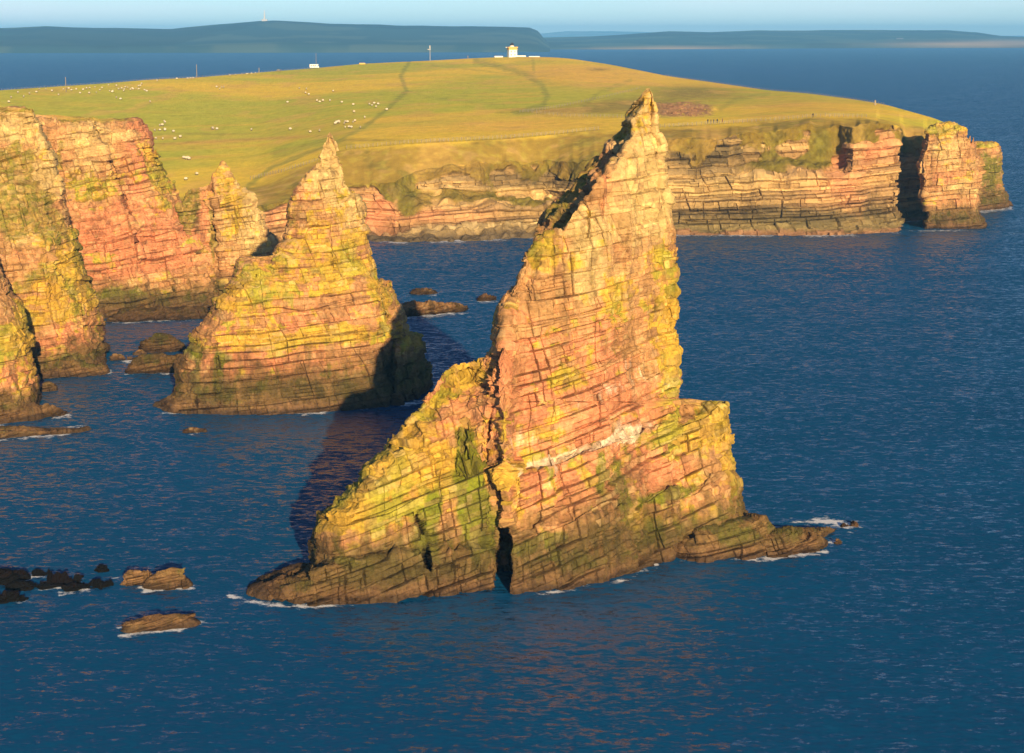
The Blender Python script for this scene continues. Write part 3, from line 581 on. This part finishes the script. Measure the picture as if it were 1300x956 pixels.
B = body('cliff', bL, bR, [(-300, 400), (135, 402), (240, 395), (300, 392)], [(149, 14), (260, 18), (400, 22)], 500, 700, b_cfg, seed=8, lean=.22, kfun=lambda X, Y, Z: .14*X, amp=1.0, th=1.9, wd=3.6, top_r=3, side_r=7, carve=b_carve, ybot=408)
tag(B, kind='structure')
aL = [(136, 10), (138, -20), (142, -260), (480, -320)]
aR = [(136, 30), (140, 43), (150, 49), (170, 58), (200, 70), (230, 77), (262, 84), (290, 92), (320, 103), (350, 113), (380, 122), (400, 128), (430, 134), (455, 138), (470, 139), (484, 140)]
a_cfg = dict(pale=[(20, 160, 40, 20, 1.0), (40, 240, 30, 30, .8), (60, 200, 20, 60, .6), (30, 300, 30, 20, .6)], yellow=[(80, 350, 40, 40, .9), (95, 310, 14, 30, .8), (70, 400, 60, 30, .6), (30, 400, 30, 40, .5)], pink=[(90, 410, 40, 30, .7), (30, 320, 30, 20, .3), (70, 440, 40, 16, .8)],
    veg=[(20, 200, 30, 24, .9), (50, 270, 36, 40, 1.0), (10, 250, 26, 40, .9), (60, 345, 40, 8, .6, -10), (30, 370, 20, 34, .6), (5, 300, 20, 30, .4), (10, 140, 60, 3, 1.2), (75, 300, 16, 16, .6)], green=[(100, 455, 30, 8, .6)], brown=[(80, 462, 60, 8, .6)], vbias=-.30, ybias=-.02, splash=7)
def a_carve(PX, PY): return sst(350, 200, PY)*8 + crack(PX, PY, [(330, 60, 3), (400, 72, 3), (470, 78, 3)], 1.2)
A = body('cliff', aL, aR, [(-320, 482), (60, 480), (140, 472)], [(136, 12), (260, 16), (480, 22)], 700, 560, a_cfg, seed=9, lean=.16, kfun=lambda X, Y, Z: .13*X, amp=.85, th=1.8, wd=3.0, top_r=6, side_r=8, carve=a_carve, ybot=490)
tag(A, kind='structure')
a2R = [(300, -20), (336, -2), (365, 12), (400, 30), (440, 42), (480, 47), (515, 50), (520, 64), (524, 78), (540, 84)]
a2L = [(300, -30), (310, -200), (540, -300)]
c2 = dict(yellow=[(20, 440, 40, 40, .8), (30, 400, 20, 30, .8)], pink=[(30, 470, 40, 30, .9)], veg=[(0, 360, 16, 40, .7)], brown=[(30, 515, 60, 10, .5)], vbias=-.45, ybias=0, splash=6)
A2 = body('cliff', a2L, a2R, [(-300, 545), (0, 538), (84, 528)], [(300, 6), (400, 12), (540, 15)], 420, 420, c2, seed=12, lean=.1, kfun=lambda X, Y, Z: .12*X, amp=.75, th=1.8, wd=2.8, top_r=6, side_r=6, ybot=550)
tag(A2, kind='structure')

# ------------------------------------------------------------------ end of the headland: two blocks parted by inlets
k1L = [(157, 1190), (160, 1180), (168, 1174), (200, 1167), (240, 1169), (270, 1174), (284, 1170), (298, 1166)]
k1R = [(157, 1204), (162, 1222), (168, 1230), (176, 1231), (180, 1240), (240, 1241), (270, 1244), (278, 1250), (298, 1252)]
k_cfg = dict(pink=[(1205, 230, 20, 14, .8)], yellow=[(1205, 165, 26, 8, 1.3), (1200, 190, 16, 14, .5)], pale=[(1200, 190, 20, 20, .6), (1215, 240, 26, 10, .6)], brown=[(1205, 280, 30, 10, .9)], vbias=-.5, ybias=-.05, splash=9)
K1 = body('headland_block', k1L, k1R, [(1165, 291), (1250, 290)], [(157, 5), (190, 10), (298, 11)], 260, 200, k_cfg, seed=14, kfun=lambda X, Y, Z: .07*X, amp=1.1, th=2.4, wd=6, top_r=2.2, side_r=2, jag=1.5, ybot=300, mat=M_FAR)
tag(K1, kind='structure')
k2L = [(180, 1240), (184, 1228), (190, 1226), (280, 1224)]; k2R = [(180, 1262), (186, 1270), (200, 1270), (230, 1274), (255, 1280), (262, 1284), (280, 1284)]
k2c = dict(yellow=[(1255, 184, 16, 6, 1.2), (1230, 180, 14, 8, .8)], veg=[(1232, 185, 14, 8, 1)], green=[(1260, 220, 14, 24, .8)], pink=[(1265, 225, 10, 20, .5)], brown=[(1258, 230, 14, 30, .6), (1275, 255, 10, 10, .9)], vbias=-.5, ybias=-.1, splash=9)
K2 = body('headland_block', k2L, k2R, [(1222, 270), (1284, 264)], [(180, 8), (280, 14)], 200, 130, k2c, seed=15, kfun=lambda X, Y, Z: .07*X, amp=1.0, th=2.4, wd=5, top_r=2.2, side_r=2.5, jag=1.5, ybot=276, mat=M_FAR)
tag(K2, kind='structure')

# ------------------------------------------------------------------ low rocks
def skerry(x0, x1, y0, yb0, yb1, label, seed, cfg=None, group=None, h=.5, T=None, amp=.6, peak=.5, NC=None, flat=False, cat='rock', name='skerry_rock'):
    r = random.Random(seed); w = x1-x0; ym = min(yb0, yb1)
    mp = float(wdepth(x0, yb0))/F
    xp = x0 + w*peak
    L = [(y0, xp-w*.12), (y0+(ym-y0)*.25, x0+w*.22), (y0+(ym-y0)*.6, x0+w*.06), (ym, x0), (max(yb0, yb1)+4, x0+w*.03)]
    R = [(y0, xp+w*.12), (y0+(ym-y0)*.3, x1-w*.16), (y0+(ym-y0)*.65, x1-w*.04), (ym, x1), (max(yb0, yb1)+4, x1-w*.03)]
    if flat:
        L[1] = (L[1][0], x0+w*.10); L[0] = (y0, xp-w*.3 if peak > .4 else x0+w*.08); L[2] = (L[2][0], x0+w*.03); R[0] = (y0, min(x1-w*.06, xp+w*.3)); R[1] = (R[1][0], x1-w*.05); R[2] = (R[2][0], x1-w*.02)
    T = T or max(.8, min(5, w*mp*.22)); NC = NC or int(max(40, min(300, w*1.4))); NR = int(max(24, min(120, (max(yb0, yb1)-y0+5)*2.2)))
    o = body(name, L, R, [(x0, yb0), (x1, yb1)], [(y0, T*.6), (ym, T)], NR, NC, cfg or r_cfg, seed=seed, amp=amp, th=.7, wd=2.2, jag=min(3.0, w*.05), top_r=max(.5, (ym-y0)*mp*.4), kfun=lambda X, Y, Z: .15*X, ybot=max(yb0, yb1)+3)
    return tag(o, label, cat, group)
dark = dict(ybias=-.5, vbias=-.7, splash=40, tint=.055)  # near-black tint puts the shade of an unseen cliff into the rock colour
red = dict(ybias=-.35, vbias=-.7, splash=1.0, tint=.8)
gd = 'rocks awash at the lower left'
skerry(0-40, 22, 722, 742, 741, 'wet rock coloured dark as if in shade, cut by the left edge of the photo, uppermost of its row', 101, dark, gd)
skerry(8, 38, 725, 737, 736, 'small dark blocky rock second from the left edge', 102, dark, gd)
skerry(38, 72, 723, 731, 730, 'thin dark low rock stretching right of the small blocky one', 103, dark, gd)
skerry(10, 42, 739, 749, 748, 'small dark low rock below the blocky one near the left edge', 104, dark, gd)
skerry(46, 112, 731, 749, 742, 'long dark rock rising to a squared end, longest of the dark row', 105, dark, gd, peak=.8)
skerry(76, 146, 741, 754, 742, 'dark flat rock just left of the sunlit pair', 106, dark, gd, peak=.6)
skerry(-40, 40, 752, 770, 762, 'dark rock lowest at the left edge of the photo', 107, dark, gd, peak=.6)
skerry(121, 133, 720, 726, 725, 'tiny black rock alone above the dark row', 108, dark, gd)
skerry(143, 206, 723, 747, 744, 'long rounded sunlit brown rock of the pair at the lower left', 109, dict(r_cfg, tint=1.35), gd)
skerry(183, 245, 720, 750, 746, 'sunlit brown rock with a raised cap at its right end', 110, dict(r_cfg, tint=1.35), gd, peak=.72)
skerry(151, 259, 780, 808, 794, 'lone brown slab with white surf breaking over its near side', 111, dict(r_cfg, tint=1.2), None, peak=.78, amp=.35)
ga = 'ledges at the foot of the left cliffs'
skerry(-60, 75, 540, 560, 551, 'upper flat brown ledge in the water below the left cliff', 121, r_cfg, ga, amp=.4)
skerry(-60, 124, 544, 563, 547, 'lower long brown ledge reaching right into the surf below the left cliff', 122, r_cfg, ga, amp=.4, peak=.55)
skerry(46, 140, 458, 481, 476, 'jumbled brown ledge under the right corner of the tall left cliff', 123, r_cfg, ga, peak=.6, flat=True)
skerry(-20, 88, 515, 537, 528, 'broken pink ledge at the foot of the nearest left cliff', 124, r_cfg, ga, peak=.6)
skerry(52, 70, 486, 497, 496, 'small round brown boulder beside the nearest left cliff', 125, r_cfg, ga)
gm = 'low rocks between the left cliffs and the stepped stack'
skerry(176, 238, 425, 448, 446, 'dark humped rock in the channel left of the stepped stack', 131, dict(r_cfg, tint=.7), gm, peak=.5)
skerry(160, 246, 450, 476, 473, 'wide flat ledge touching the foot of the stepped stack on its left', 132, dict(r_cfg, tint=.8), gm, peak=.55, flat=True)
for i, (a, b, c_, d_, l) in enumerate([(168, 186, 443, 451, 'small pale boulder right of the cliff corner'), (157, 170, 451, 458, 'smallest boulder in the channel'), (140, 160, 448, 458, 'flat brown boulder by the cliff corner')]):
    skerry(a, b, c_, d_, d_, l, 140+i, dict(r_cfg, tint=1.2), gm)
gb = 'rocks at the foot of the red cliff'
for i, (a, b, c_, d_) in enumerate([(140, 168, 397, 405), (166, 184, 400, 406), (196, 222, 399, 406), (222, 262, 394, 403), (134, 150, 404, 409)]):
    skerry(a, b, c_, d_, d_, 'low brown rock in the row under the red cliff, number counted by none', 150+i, r_cfg, gb)['label'] = \
        ['low brown rock under the red cliff, leftmost but one of its row', 'small pale rock second from left in the row under the red cliff', 'flat rock in the middle of the row under the red cliff', 'widest rock at the right end of the row under the red cliff', 'tiny rock at the left end of the row under the red cliff'][i]
skerry(138, 292, 391, 409, 404, 'long broken dark shelf along the foot of the red cliff', 160, dict(r_cfg, tint=.6), None, peak=.55, flat=True)
skerry(498, 597, 383, 405, 395, 'long low reddish ledge just right of the stepped stack', 161, dict(red, tint=.6), None, peak=.45, flat=True)
skerry(608, 631, 375, 382, 381, 'small dark red rock awash beside the great stack', 162, dict(red, tint=.6), None)
skerry(520, 552, 369, 374, 373, 'tiny red rock in the surf above the long ledge', 163, dict(red, tint=.8), None)
skerry(231, 263, 543, 550, 549, 'small flat reddish rock in surf below the stepped stack', 164, dict(red, tint=.9), None)
skerry(1068, 1088, 664, 670, 669, 'small reddish rock awash beyond the tip of the shelf', 165, red, None)
skerry(1056, 1070, 682, 692, 691, 'small rounded reddish rock at the tip of the shelf', 166, red, None)

build_water()

# ------------------------------------------------------------------ small things
class MB:
    def __init__(s): s.v = []; s.f = []
    def box(s, x0, x1, y0, y1, z0, z1, tx=0, ty=0):
        n = len(s.v); s.v += [(x0, y0, z0), (x1, y0, z0), (x1, y1, z0), (x0, y1, z0), (x0+tx, y0+ty, z1), (x1-tx, y0+ty, z1), (x1-tx, y1-ty, z1), (x0+tx, y1-ty, z1)]
        s.f += [tuple(n+i for i in q) for q in ((0, 3, 2, 1), (4, 5, 6, 7), (0, 1, 5, 4), (1, 2, 6, 5), (2, 3, 7, 6), (3, 0, 4, 7))]; return s
    def lathe(s, prof, seg=12, cx=0, cy=0, sx=1, sy=1):
        n = len(s.v)
        for r, z in prof:
            for k in range(seg):
                a = 2*math.pi*k/seg; s.v.append((cx+r*sx*math.cos(a), cy+r*sy*math.sin(a), z))
        for i in range(len(prof)-1):
            for k in range(seg):
                k2 = (k+1) % seg; s.f.append((n+i*seg+k, n+i*seg+k2, n+(i+1)*seg+k2, n+(i+1)*seg+k))
        s.f.append(tuple(n+k for k in range(seg))[::-1]); s.f.append(tuple(n+(len(prof)-1)*seg+k for k in range(seg))); return s
    def build(s, name, mat, parent=None, smooth=False):
        me = bpy.data.meshes.new(name); me.from_pydata(s.v, [], s.f); me.update()
        if smooth: me.polygons.foreach_set('use_smooth', [True]*len(me.polygons))
        return link(name, me, mat, parent)
WHITE = plain('white_paint', (.8, .78, .74)); OCHRE = plain('ochre_paint', (.62, .38, .10)); BLACK = plain('black_paint', (.03, .03, .035), .5)
GLASS = plain('dark_glass', (.04, .05, .06), .15); WOOD = plain('weathered_wood', (.24, .20, .13)); WOOL = plain('fleece', (.55, .49, .36)); FACE = plain('sheep_face', (.10, .08, .06))
GREY = plain('grey_metal', (.35, .36, .37), .5, .3); RED = plain('dark_red_paint', (.25, .03, .03), .4); SLATE = plain('slate', (.12, .13, .15))
def on_field(px, py):
    """point of the land seen at this pixel"""
    px = float(px); py = float(py); d = float(field_depth(np.array(px), np.array(py))); x, y, z = at(px, py, d); return Vector((float(x), float(y), float(z)))
def on_skyline(px, dz=0):
    y = float(smooth_line(HX_S, np.array(float(px)))); return on_field(px, y+.4)
def turn_to_camera(o, off=0):
    o.rotation_euler.z = -math.atan2(o.location.x, o.location.y) + off
# lighthouse: square white tower, ochre top, black lantern, low building and boundary wall
p = on_skyline(650); LH = empty('lighthouse', p); turn_to_camera(LH, .25)
tag(LH, 'squat white square lighthouse with ochre top and black domed lantern on the hilltop', 'lighthouse')
MB().box(-3.6, 3.6, -3.6, 3.6, -1, 6.2, .15, .15).build('tower', WHITE, LH)
MB().box(-4.0, 4.0, -4.0, 4.0, 6.2, 6.6).box(-3.5, 3.5, -3.5, 3.5, 6.6, 7.6).box(-4.1, 4.1, -4.1, 4.1, 7.6, 8.6).build('parapet', OCHRE, LH)
lt = MB().lathe([(1.7, 8.6), (1.7, 9.6)], 12).build('lantern', WHITE, LH); MB().lathe([(1.72, 9.6), (1.72, 10.3)], 12).build('pane', GLASS, lt)
MB().lathe([(2.0, 10.3), (1.7, 10.9), (1.0, 11.5), (.25, 11.8), (.2, 12.3)], 12).build('dome', BLACK, LH)
for sx in (-1, 1):
    for z in (1.5, 4.2): MB().box(sx*1.6-.35, sx*1.6+.35, -3.75, -3.5, z, z+1.1).build('window', GLASS, LH)
MB().box(3.55, 11.5, -2.5, 2.5, -1, 1.3).build('annex', WHITE, LH); MB().box(-5.6, -3.8, -.3, .3, 7.9, 8.3).build('fog_horn', WHITE, LH)
p = on_skyline(652); wl = MB().box(-16, -9, -.25, .25, -1, .9).box(13, 22, -.25, .25, -1, .8).build('boundary_wall', WHITE); wl.location = p; wl.rotation_euler.z = 0
tag(wl, 'low white boundary wall running out either side of the lighthouse', 'wall')
# motorhome
def vehicle_parts():
    pass
p = on_skyline(399); MH = empty('motorhome', p); turn_to_camera(MH); tag(MH, 'white motorhome parked on the skyline beside a thin mast', 'motorhome')
b = MB(); b.box(-3.4, 2.2, -1.1, 1.1, .7, 3.1, .05, .05); b.box(2.2, 3.6, -1.0, 1.0, .6, 1.6, .1, .05); b.box(2.0, 3.3, -1.05, 1.05, 1.6, 3.2, .3, .1); b.build('body', WHITE, MH)
for x in (-2.2, -.6, .9): MB().box(x-.45, x+.45, -1.14, -1.05, 1.8, 2.5).build('window', GLASS, MH)
MB().box(2.5, 3.35, -1.08, -.98, 1.7, 2.4).build('window', GLASS, MH); MB().box(-.1, .35, -1.13, -1.06, .9, 2.5).build('door', GREY, MH)
for x in (-2.0, 2.7):
    w = MB(); w.lathe([(.38, -.12), (.38, .12)], 14); o = w.build('wheel', BLACK, MH); o.rotation_euler = (math.pi/2, 0, 0); o.location = (x, -.98, .38)
for x in (-2.0, 2.7):
    w = MB(); w.lathe([(.38, -.12), (.38, .12)], 14); o = w.build('wheel', BLACK, MH); o.rotation_euler = (math.pi/2, 0, 0); o.location = (x, .98, .38)
p = on_skyline(354); CA = empty('parked_car', p); turn_to_camera(CA); tag(CA, 'small dark car parked on the skyline left of the white motorhome', 'car')
MB().box(-2.0, 2.0, -.85, .85, .35, .95, .05, .03).box(-1.3, 1.0, -.75, .75, .95, 1.5, .35, .1).build('body', BLACK, CA)
MB().box(-.95, .65, -.80, -.70, 1.0, 1.35, .15, .02).build('window', GLASS, CA); MB().box(1.9, 2.03, -.8, .8, .5, .75).build('bumper', WHITE, CA)
for x in (-1.25, 1.25):
    for y in (-.78, .78):
        o = MB().lathe([(.32, -.1), (.32, .1)], 12).build('wheel', BLACK, CA); o.rotation_euler = (math.pi/2, 0, 0); o.location = (x, y, .32)
# masts and poles
def pole(px, top_y, label, w=.16, cross=False, base=None):
    p = on_skyline(px) if base is None else on_field(px, base)
    _, _, zt = at(px, top_y, p.y); h = float(zt) - p.z
    o = empty('pole', p); MB().lathe([(w, -.5), (w*.7, h)], 8).build('shaft', WOOD if not cross else GREY, o)
    if cross: MB().box(-2.0, .6, -.12, .12, h*.72, h*.72+.5).build('cross_arm', GREY, o); MB().box(-.5, .5, -.1, .1, h*.8, h*1.0, .2).build('aerial', GREY, o)
    else: MB().box(-.25, .25, -.25, .25, h-.35, h, .08, .08).build('cap', WOOD, o)
    return tag(o, label, 'pole')
pole(84, 98, 'tall pale pole farthest left on the skyline field', .22, base=117)
pole(250, 82, 'tall pale pole on the skyline between the sheep and the car', .22)
pole(546, 57.5, 'grey mast with a cross arm on the skyline left of the lighthouse', .28, True)
pole(401.5, 68, 'thin mast rising behind the white motorhome', .16)
pole(329, 86, 'short thick post on the skyline left of the dark car', .3)
pole(594, 70.5, 'short pale post on the skyline just left of the lighthouse wall', .35)
sh = MB().box(-2.5, 2.5, -1, 1, 0, 1.0, .3, .3).build('stone_heap', OCHRE); sh.location = on_skyline(460); tag(sh, 'low brown heap on the skyline between the motorhome and the mast', 'heap')
mp_ = at(336, 27, 8900.0); mast = MB().box(-5, 5, -5, 5, -6, 55, 3.6, 3.6).build('shaft', GREY, None); mr_ = empty('distant_mast', (float(mp_[0]), 8900.0, float(mp_[2])-2)); mast.parent = mr_
MB().box(-14, 14, -6, 6, -4, 12).build('hut', GREY, mr_); tag(mr_, 'thin mast with a hut on top of the far blue island', 'mast')
# fences
def fence(pts, label, n, h=1.25, sky=False):
    xs = np.linspace(0, 1, n); cum = np.cumsum([0]+[math.dist(a, b) for a, b in zip(pts[:-1], pts[1:])]); cum /= cum[-1]
    P = []
    for s in xs:
        x = float(np.interp(s, cum, [q[0] for q in pts])); y = float(np.interp(s, cum, [q[1] for q in pts])); P.append(on_skyline(x) if sky else on_field(x, y))
    root = empty('wire_fence', P[0]); tag(root, label, 'fence'); me = None; r = random.Random(n)
    for q in P:
        if me is None: o = MB().box(-.075, .075, -.075, .075, -.3, h, .01, .01).build('post', WOOD, root); me = o.data
        else: o = bpy.data.objects.new('post', me); SC.collection.objects.link(o); o.parent = root
        o.location = q - P[0]; o.rotation_euler = (r.uniform(-.05, .05), r.uniform(-.05, .05), r.uniform(0, 1)); o.scale = (1, 1, r.uniform(.85, 1.12))
    w = MB()
    for z in (.35*h, .62*h, .92*h):
        for a, b in zip(P[:-1], P[1:]):
            a_, b_ = a-P[0], b-P[0]; n0 = len(w.v)
            for c_ in (a_, b_):
                w.v += [(c_.x, c_.y, c_.z+z-.012), (c_.x, c_.y, c_.z+z+.012), (c_.x, c_.y+.03, c_.z+z)]
            w.f += [(n0, n0+1, n0+4, n0+3), (n0+1, n0+2, n0+5, n0+4), (n0+2, n0, n0+3, n0+5)]
    w.build('wire', GREY, root)
fence([(440, 189), (520, 182), (640, 176), (700, 171), (760, 165)], 'wire fence along the turf lip between the stepped stack and the great stack', 58)
fence([(838, 162), (905, 158), (985, 153), (1040, 148), (1100, 149)], 'wire fence along the cliff top right of the great stack', 46)
fence([(660, 143), (700, 138), (740, 130), (780, 121), (812, 113)], 'wire fence climbing past the rough heathery bank left of the great stack tip', 44)
fence([(845, 98), (900, 105), (975, 116), (1025, 120), (1085, 128), (1122, 134)], 'wire fence on the right-hand skyline above the open sea', 80, sky=True)
fence([(2, 115), (134, 107), (249, 99), (330, 93), (395, 88)], 'wire fence on the left-hand skyline behind the sheep', 95, sky=True)
fence([(318, 228), (360, 218), (400, 206), (436, 200)], 'wire fence beside the green track below the sheep, left of the stepped stack tip', 34)
fence([(665, 142), (720, 148), (780, 149), (800, 150)], 'short wire fence crossing the pale strip left of the great stack tip', 26)
gp = MB().box(-.5, .5, -.4, .4, -.3, 2.2, .25, .2).build('cairn', WOOD); gp.location = on_field(1111, 133.5); tag(gp, 'pale leaning marker at the right end of the skyline fence', 'marker')
# sheep
def make_sheep():
    root = empty('sheep', (0, 0, 0)); b = MB()
    prof = [(.05, -.55), (.24, -.48), (.34, -.3), (.37, 0), (.35, .3), (.22, .48), (.08, .55)]
    n = len(b.v); seg = 10
    for r, x in prof:
        for k in range(seg):
            a = 2*math.pi*k/seg; b.v.append((x, r*.85*math.cos(a), .68+r*math.sin(a)))
    for i in range(len(prof)-1):
        for k in range(seg): b.f.append((i*seg+k, (i+1)*seg+k, (i+1)*seg+(k+1) % seg, i*seg+(k+1) % seg))
    b.build('fleece', WOOL, root)
    h = MB().box(.5, .82, -.1, .1, .62, .86, .05, .02).box(.48, .58, -.2, .2, .80, .86); h.build('head', FACE, root)
    for x in (-.32, .32):
        for y in (-.15, .15): MB().box(x-.045, x+.045, y-.045, y+.045, 0, .45).build('leg', FACE, root)
    return root
SH = make_sheep(); first = [True]
def put_sheep(px, py, label, group, rz, s):
    if first[0]: o = SH; first[0] = False
    else:
        o = SH.copy(); SC.collection.objects.link(o)
        for ch in SH.children:
            c = ch.copy(); SC.collection.objects.link(c); c.parent = o
    o.location = on_field(px, py); o.rotation_euler.z = rz; o.scale = (s*.84,)*3; tag(o, label, 'sheep', group)
rs = random.Random(5)
top_pts = [(c[0]/3.94, 90+c[1]/3.94) for c in [(55, 137), (115, 133), (48, 160), (292, 123), (318, 97), (400, 115), (448, 115), (485, 112), (510, 88), (540, 75), (545, 105), (558, 110), (566, 106), (590, 95), (628, 85), (625, 97), (622, 104), (640, 88), (664, 92), (670, 95), (680, 92), (690, 80), (698, 95), (705, 68), (720, 100), (735, 106), (585, 138), (600, 146), (754, 158), (445, 90), (475, 86), (360, 100), (380, 96), (420, 98), (500, 100), (700, 78), (790, 52), (230, 96), (258, 104), (180, 110), (200, 95), (885, 43), (935, 37), (965, 37), (955, 33), (1080, 84), (1098, 94), (1110, 87), (1120, 86), (1148, 22), (1178, 18), (1210, 20), (1260, 14), (1235, 16), (1280, 12), (580, 78), (610, 92), (650, 98), (430, 92), (340, 92), (150, 118), (90, 112)]]
for x, y in top_pts:
    y = max(y, float(P2(HX_S, x))+1.5); put_sheep(x+rs.uniform(-1, 1), y, 'white sheep of the scattered flock grazing on the upper left of the field', 'sheep on the upper left field', rs.uniform(0, 6.28), rs.uniform(1.15, 1.5))
mid = [(760, 226), (778, 228), (776, 238), (784, 242), (805, 258), (812, 261), (820, 258), (838, 258), (846, 233), (868, 262), (897, 268), (938, 267), (945, 270), (950, 265), (960, 267), (955, 274), (982, 281), (926, 301), (860, 312), (877, 312), (899, 286), (730, 262), (855, 314)]
for cx_, cy_ in mid: put_sheep(cx_/2, cy_/2, 'white sheep of the small flock in the middle field, left of the green track', 'sheep in the middle field', rs.uniform(0, 6.28), rs.uniform(1.25, 1.55))
low = [(775, 303), (800, 278), (826, 262), (825, 298), (812, 277), (868, 308), (780, 343), (875, 345), (800, 301), (1065, 293), (1085, 295), (1258, 299), (920, 440), (932, 444), (940, 440), (946, 446), (985, 522), (930, 548), (815, 345), (902, 335)]
for cx_, cy_ in low: put_sheep(cx_/3.94, 90+cy_/3.94, 'white sheep grazing low on the field just right of the red cliff', 'sheep beside the red cliff', rs.uniform(0, 6.28), rs.uniform(1.25, 1.6))
near = [(180+x/2.45, 150+y/2.45) for x, y in [(524, 46), (553, 43), (602, 20), (615, 17), (630, 20), (633, 32), (645, 31), (652, 32), (663, 12), (680, 32), (657, 16), (640, 15), (70, 13), (72, 40), (222, 36), (234, 37), (462, 38)]]
for x, y in near: put_sheep(x, y, 'white sheep near the green track around the tip of the stepped stack', 'sheep near the green track', rs.uniform(0, 6.28), rs.uniform(1.15, 1.5))
# walkers
COATS = {'dark blue': (.02, .03, .08), 'black': (.015, .015, .018), 'dark red': (.12, .02, .02), 'grey': (.08, .08, .09)}
def person(px, py, coat, label, pose=.15, rz=0.):
    vs = [(0, 0, .95), (0, 0, 1.2), (0, 0, 1.42), (0, 0, 1.53), (0, .02, 1.68), (.09, pose*.6, .5), (.1, pose, .06), (.1, pose-.12, .03), (-.09, -pose*.5, .5), (-.1, -pose, .06), (-.1, -pose-.12, .03),
          (.2, 0, 1.4), (.26, .06, 1.13), (.24, -.08, .92), (-.2, 0, 1.4), (-.26, -.04, 1.13), (-.24, -.14, .92)]
    es = [(0, 1), (1, 2), (2, 3), (3, 4), (0, 5), (5, 6), (6, 7), (0, 8), (8, 9), (9, 10), (2, 11), (11, 12), (12, 13), (2, 14), (14, 15), (15, 16)]
    rad = [.16, .15, .14, .06, .12, .08, .055, .045, .08, .055, .045, .075, .055, .04, .075, .055, .04]
    me = bpy.data.meshes.new('person'); me.from_pydata(vs, es, []); o = link('person', me, plain('coat_'+coat.replace(' ', '_'), COATS[coat]))
    sk = o.modifiers.new('skin', 'SKIN')
    for i, r in enumerate(rad): me.skin_vertices[0].data[i].radius = (r, r)
    me.skin_vertices[0].data[0].use_root = True
    o.modifiers.new('sub', 'SUBSURF').levels = 1; o.modifiers['sub'].render_levels = 1
    o.location = on_field(px, py); o.rotation_euler.z = rz
    return tag(o, label, 'person', 'walkers on the cliff top')
person(898.5, 157, 'black', 'person in a black coat standing leftmost of the walkers on the cliff top', .05, .3)
person(902.5, 157.2, 'dark blue', 'person in dark clothes, second from left in the close group of walkers', .2, 1.2)
person(906, 157, 'grey', 'person in dark grey in the middle of the close group of walkers', .1, 2.)
person(910.5, 156.8, 'black', 'person in black at the right end of the close group of walkers', .15, -.6)
person(917, 156.2, 'dark red', 'person walking alone a little right of the close group', .25, 1.5)
person(1032, 149.5, 'black', 'lone person standing far right on the cliff top near the grassy bench', .05, .2)
# cottages on the far shores
def cottage(px, py, dep, label, s=1.0):
    x, y, z = at(px, py, dep); o = empty('cottage', (float(x), float(y), float(z))); w, d, h = 9*s, 5*s, 4*s
    MB().box(-w, w, -d, d, -6, h).build('wall', WHITE, o)
    r = MB(); r.v = [(-w-.3, -d-.3, h), (w+.3, -d-.3, h), (w+.3, d+.3, h), (-w-.3, d+.3, h), (-w-.3, 0, h*1.9), (w+.3, 0, h*1.9)]; r.f = [(0, 1, 5, 4), (2, 3, 4, 5), (0, 4, 3), (1, 2, 5), (0, 3, 2, 1)]; r.build('roof', SLATE, o)
    tag(o, label, 'cottage', 'white cottages on the far shores')
for px, py, dep, s, l in [(276, 64.5, 7100, 1.3, 'white cottage by the water on the far island, left of the motorhome mast'), (685, 60, 8200, 1.5, 'white cottage on the far shore just right of the lighthouse'), (752, 59.5, 9200, 1.7, 'white cottage on the far shore above the pale beach'), (968, 45.5, 10800, 1.4, 'white cottage high on the far hillside'),
        (1082, 53.5, 10000, 1.6, 'left white cottage of the row above the far cliffs'), (1130, 52, 10200, 1.6, 'white cottage in the middle of the row above the far cliffs'), (1142, 52, 10200, 2.2, 'largest white cottage of the row above the far cliffs'), (1158, 51.5, 10300, 1.6, 'right white cottage of the row above the far cliffs'), (608, 52, 8000, 1.2, 'small white cottage on the far island left of the lighthouse')]:
    cottage(px, py, dep, l, s)

# ------------------------------------------------------------------ air
hb = MB().box(-24000, 24000, -400, 27000, -1.5, 205).build('haze', None); tag(hb, kind='stuff')
hm = bpy.data.materials.new('sea_air'); hm.use_nodes = True; t = hm.node_tree; t.nodes.clear()
vo = nn(t, 'ShaderNodeVolumePrincipled'); vo.inputs['Color'].default_value = (.15, .48, 1.0, 1); vo.inputs['Density'].default_value = 7e-5; vo.inputs['Anisotropy'].default_value = -0.18
ho = nn(t, 'ShaderNodeOutputMaterial'); t.links.new(vo.outputs[0], ho.inputs['Volume']); hb.data.materials.append(hm)
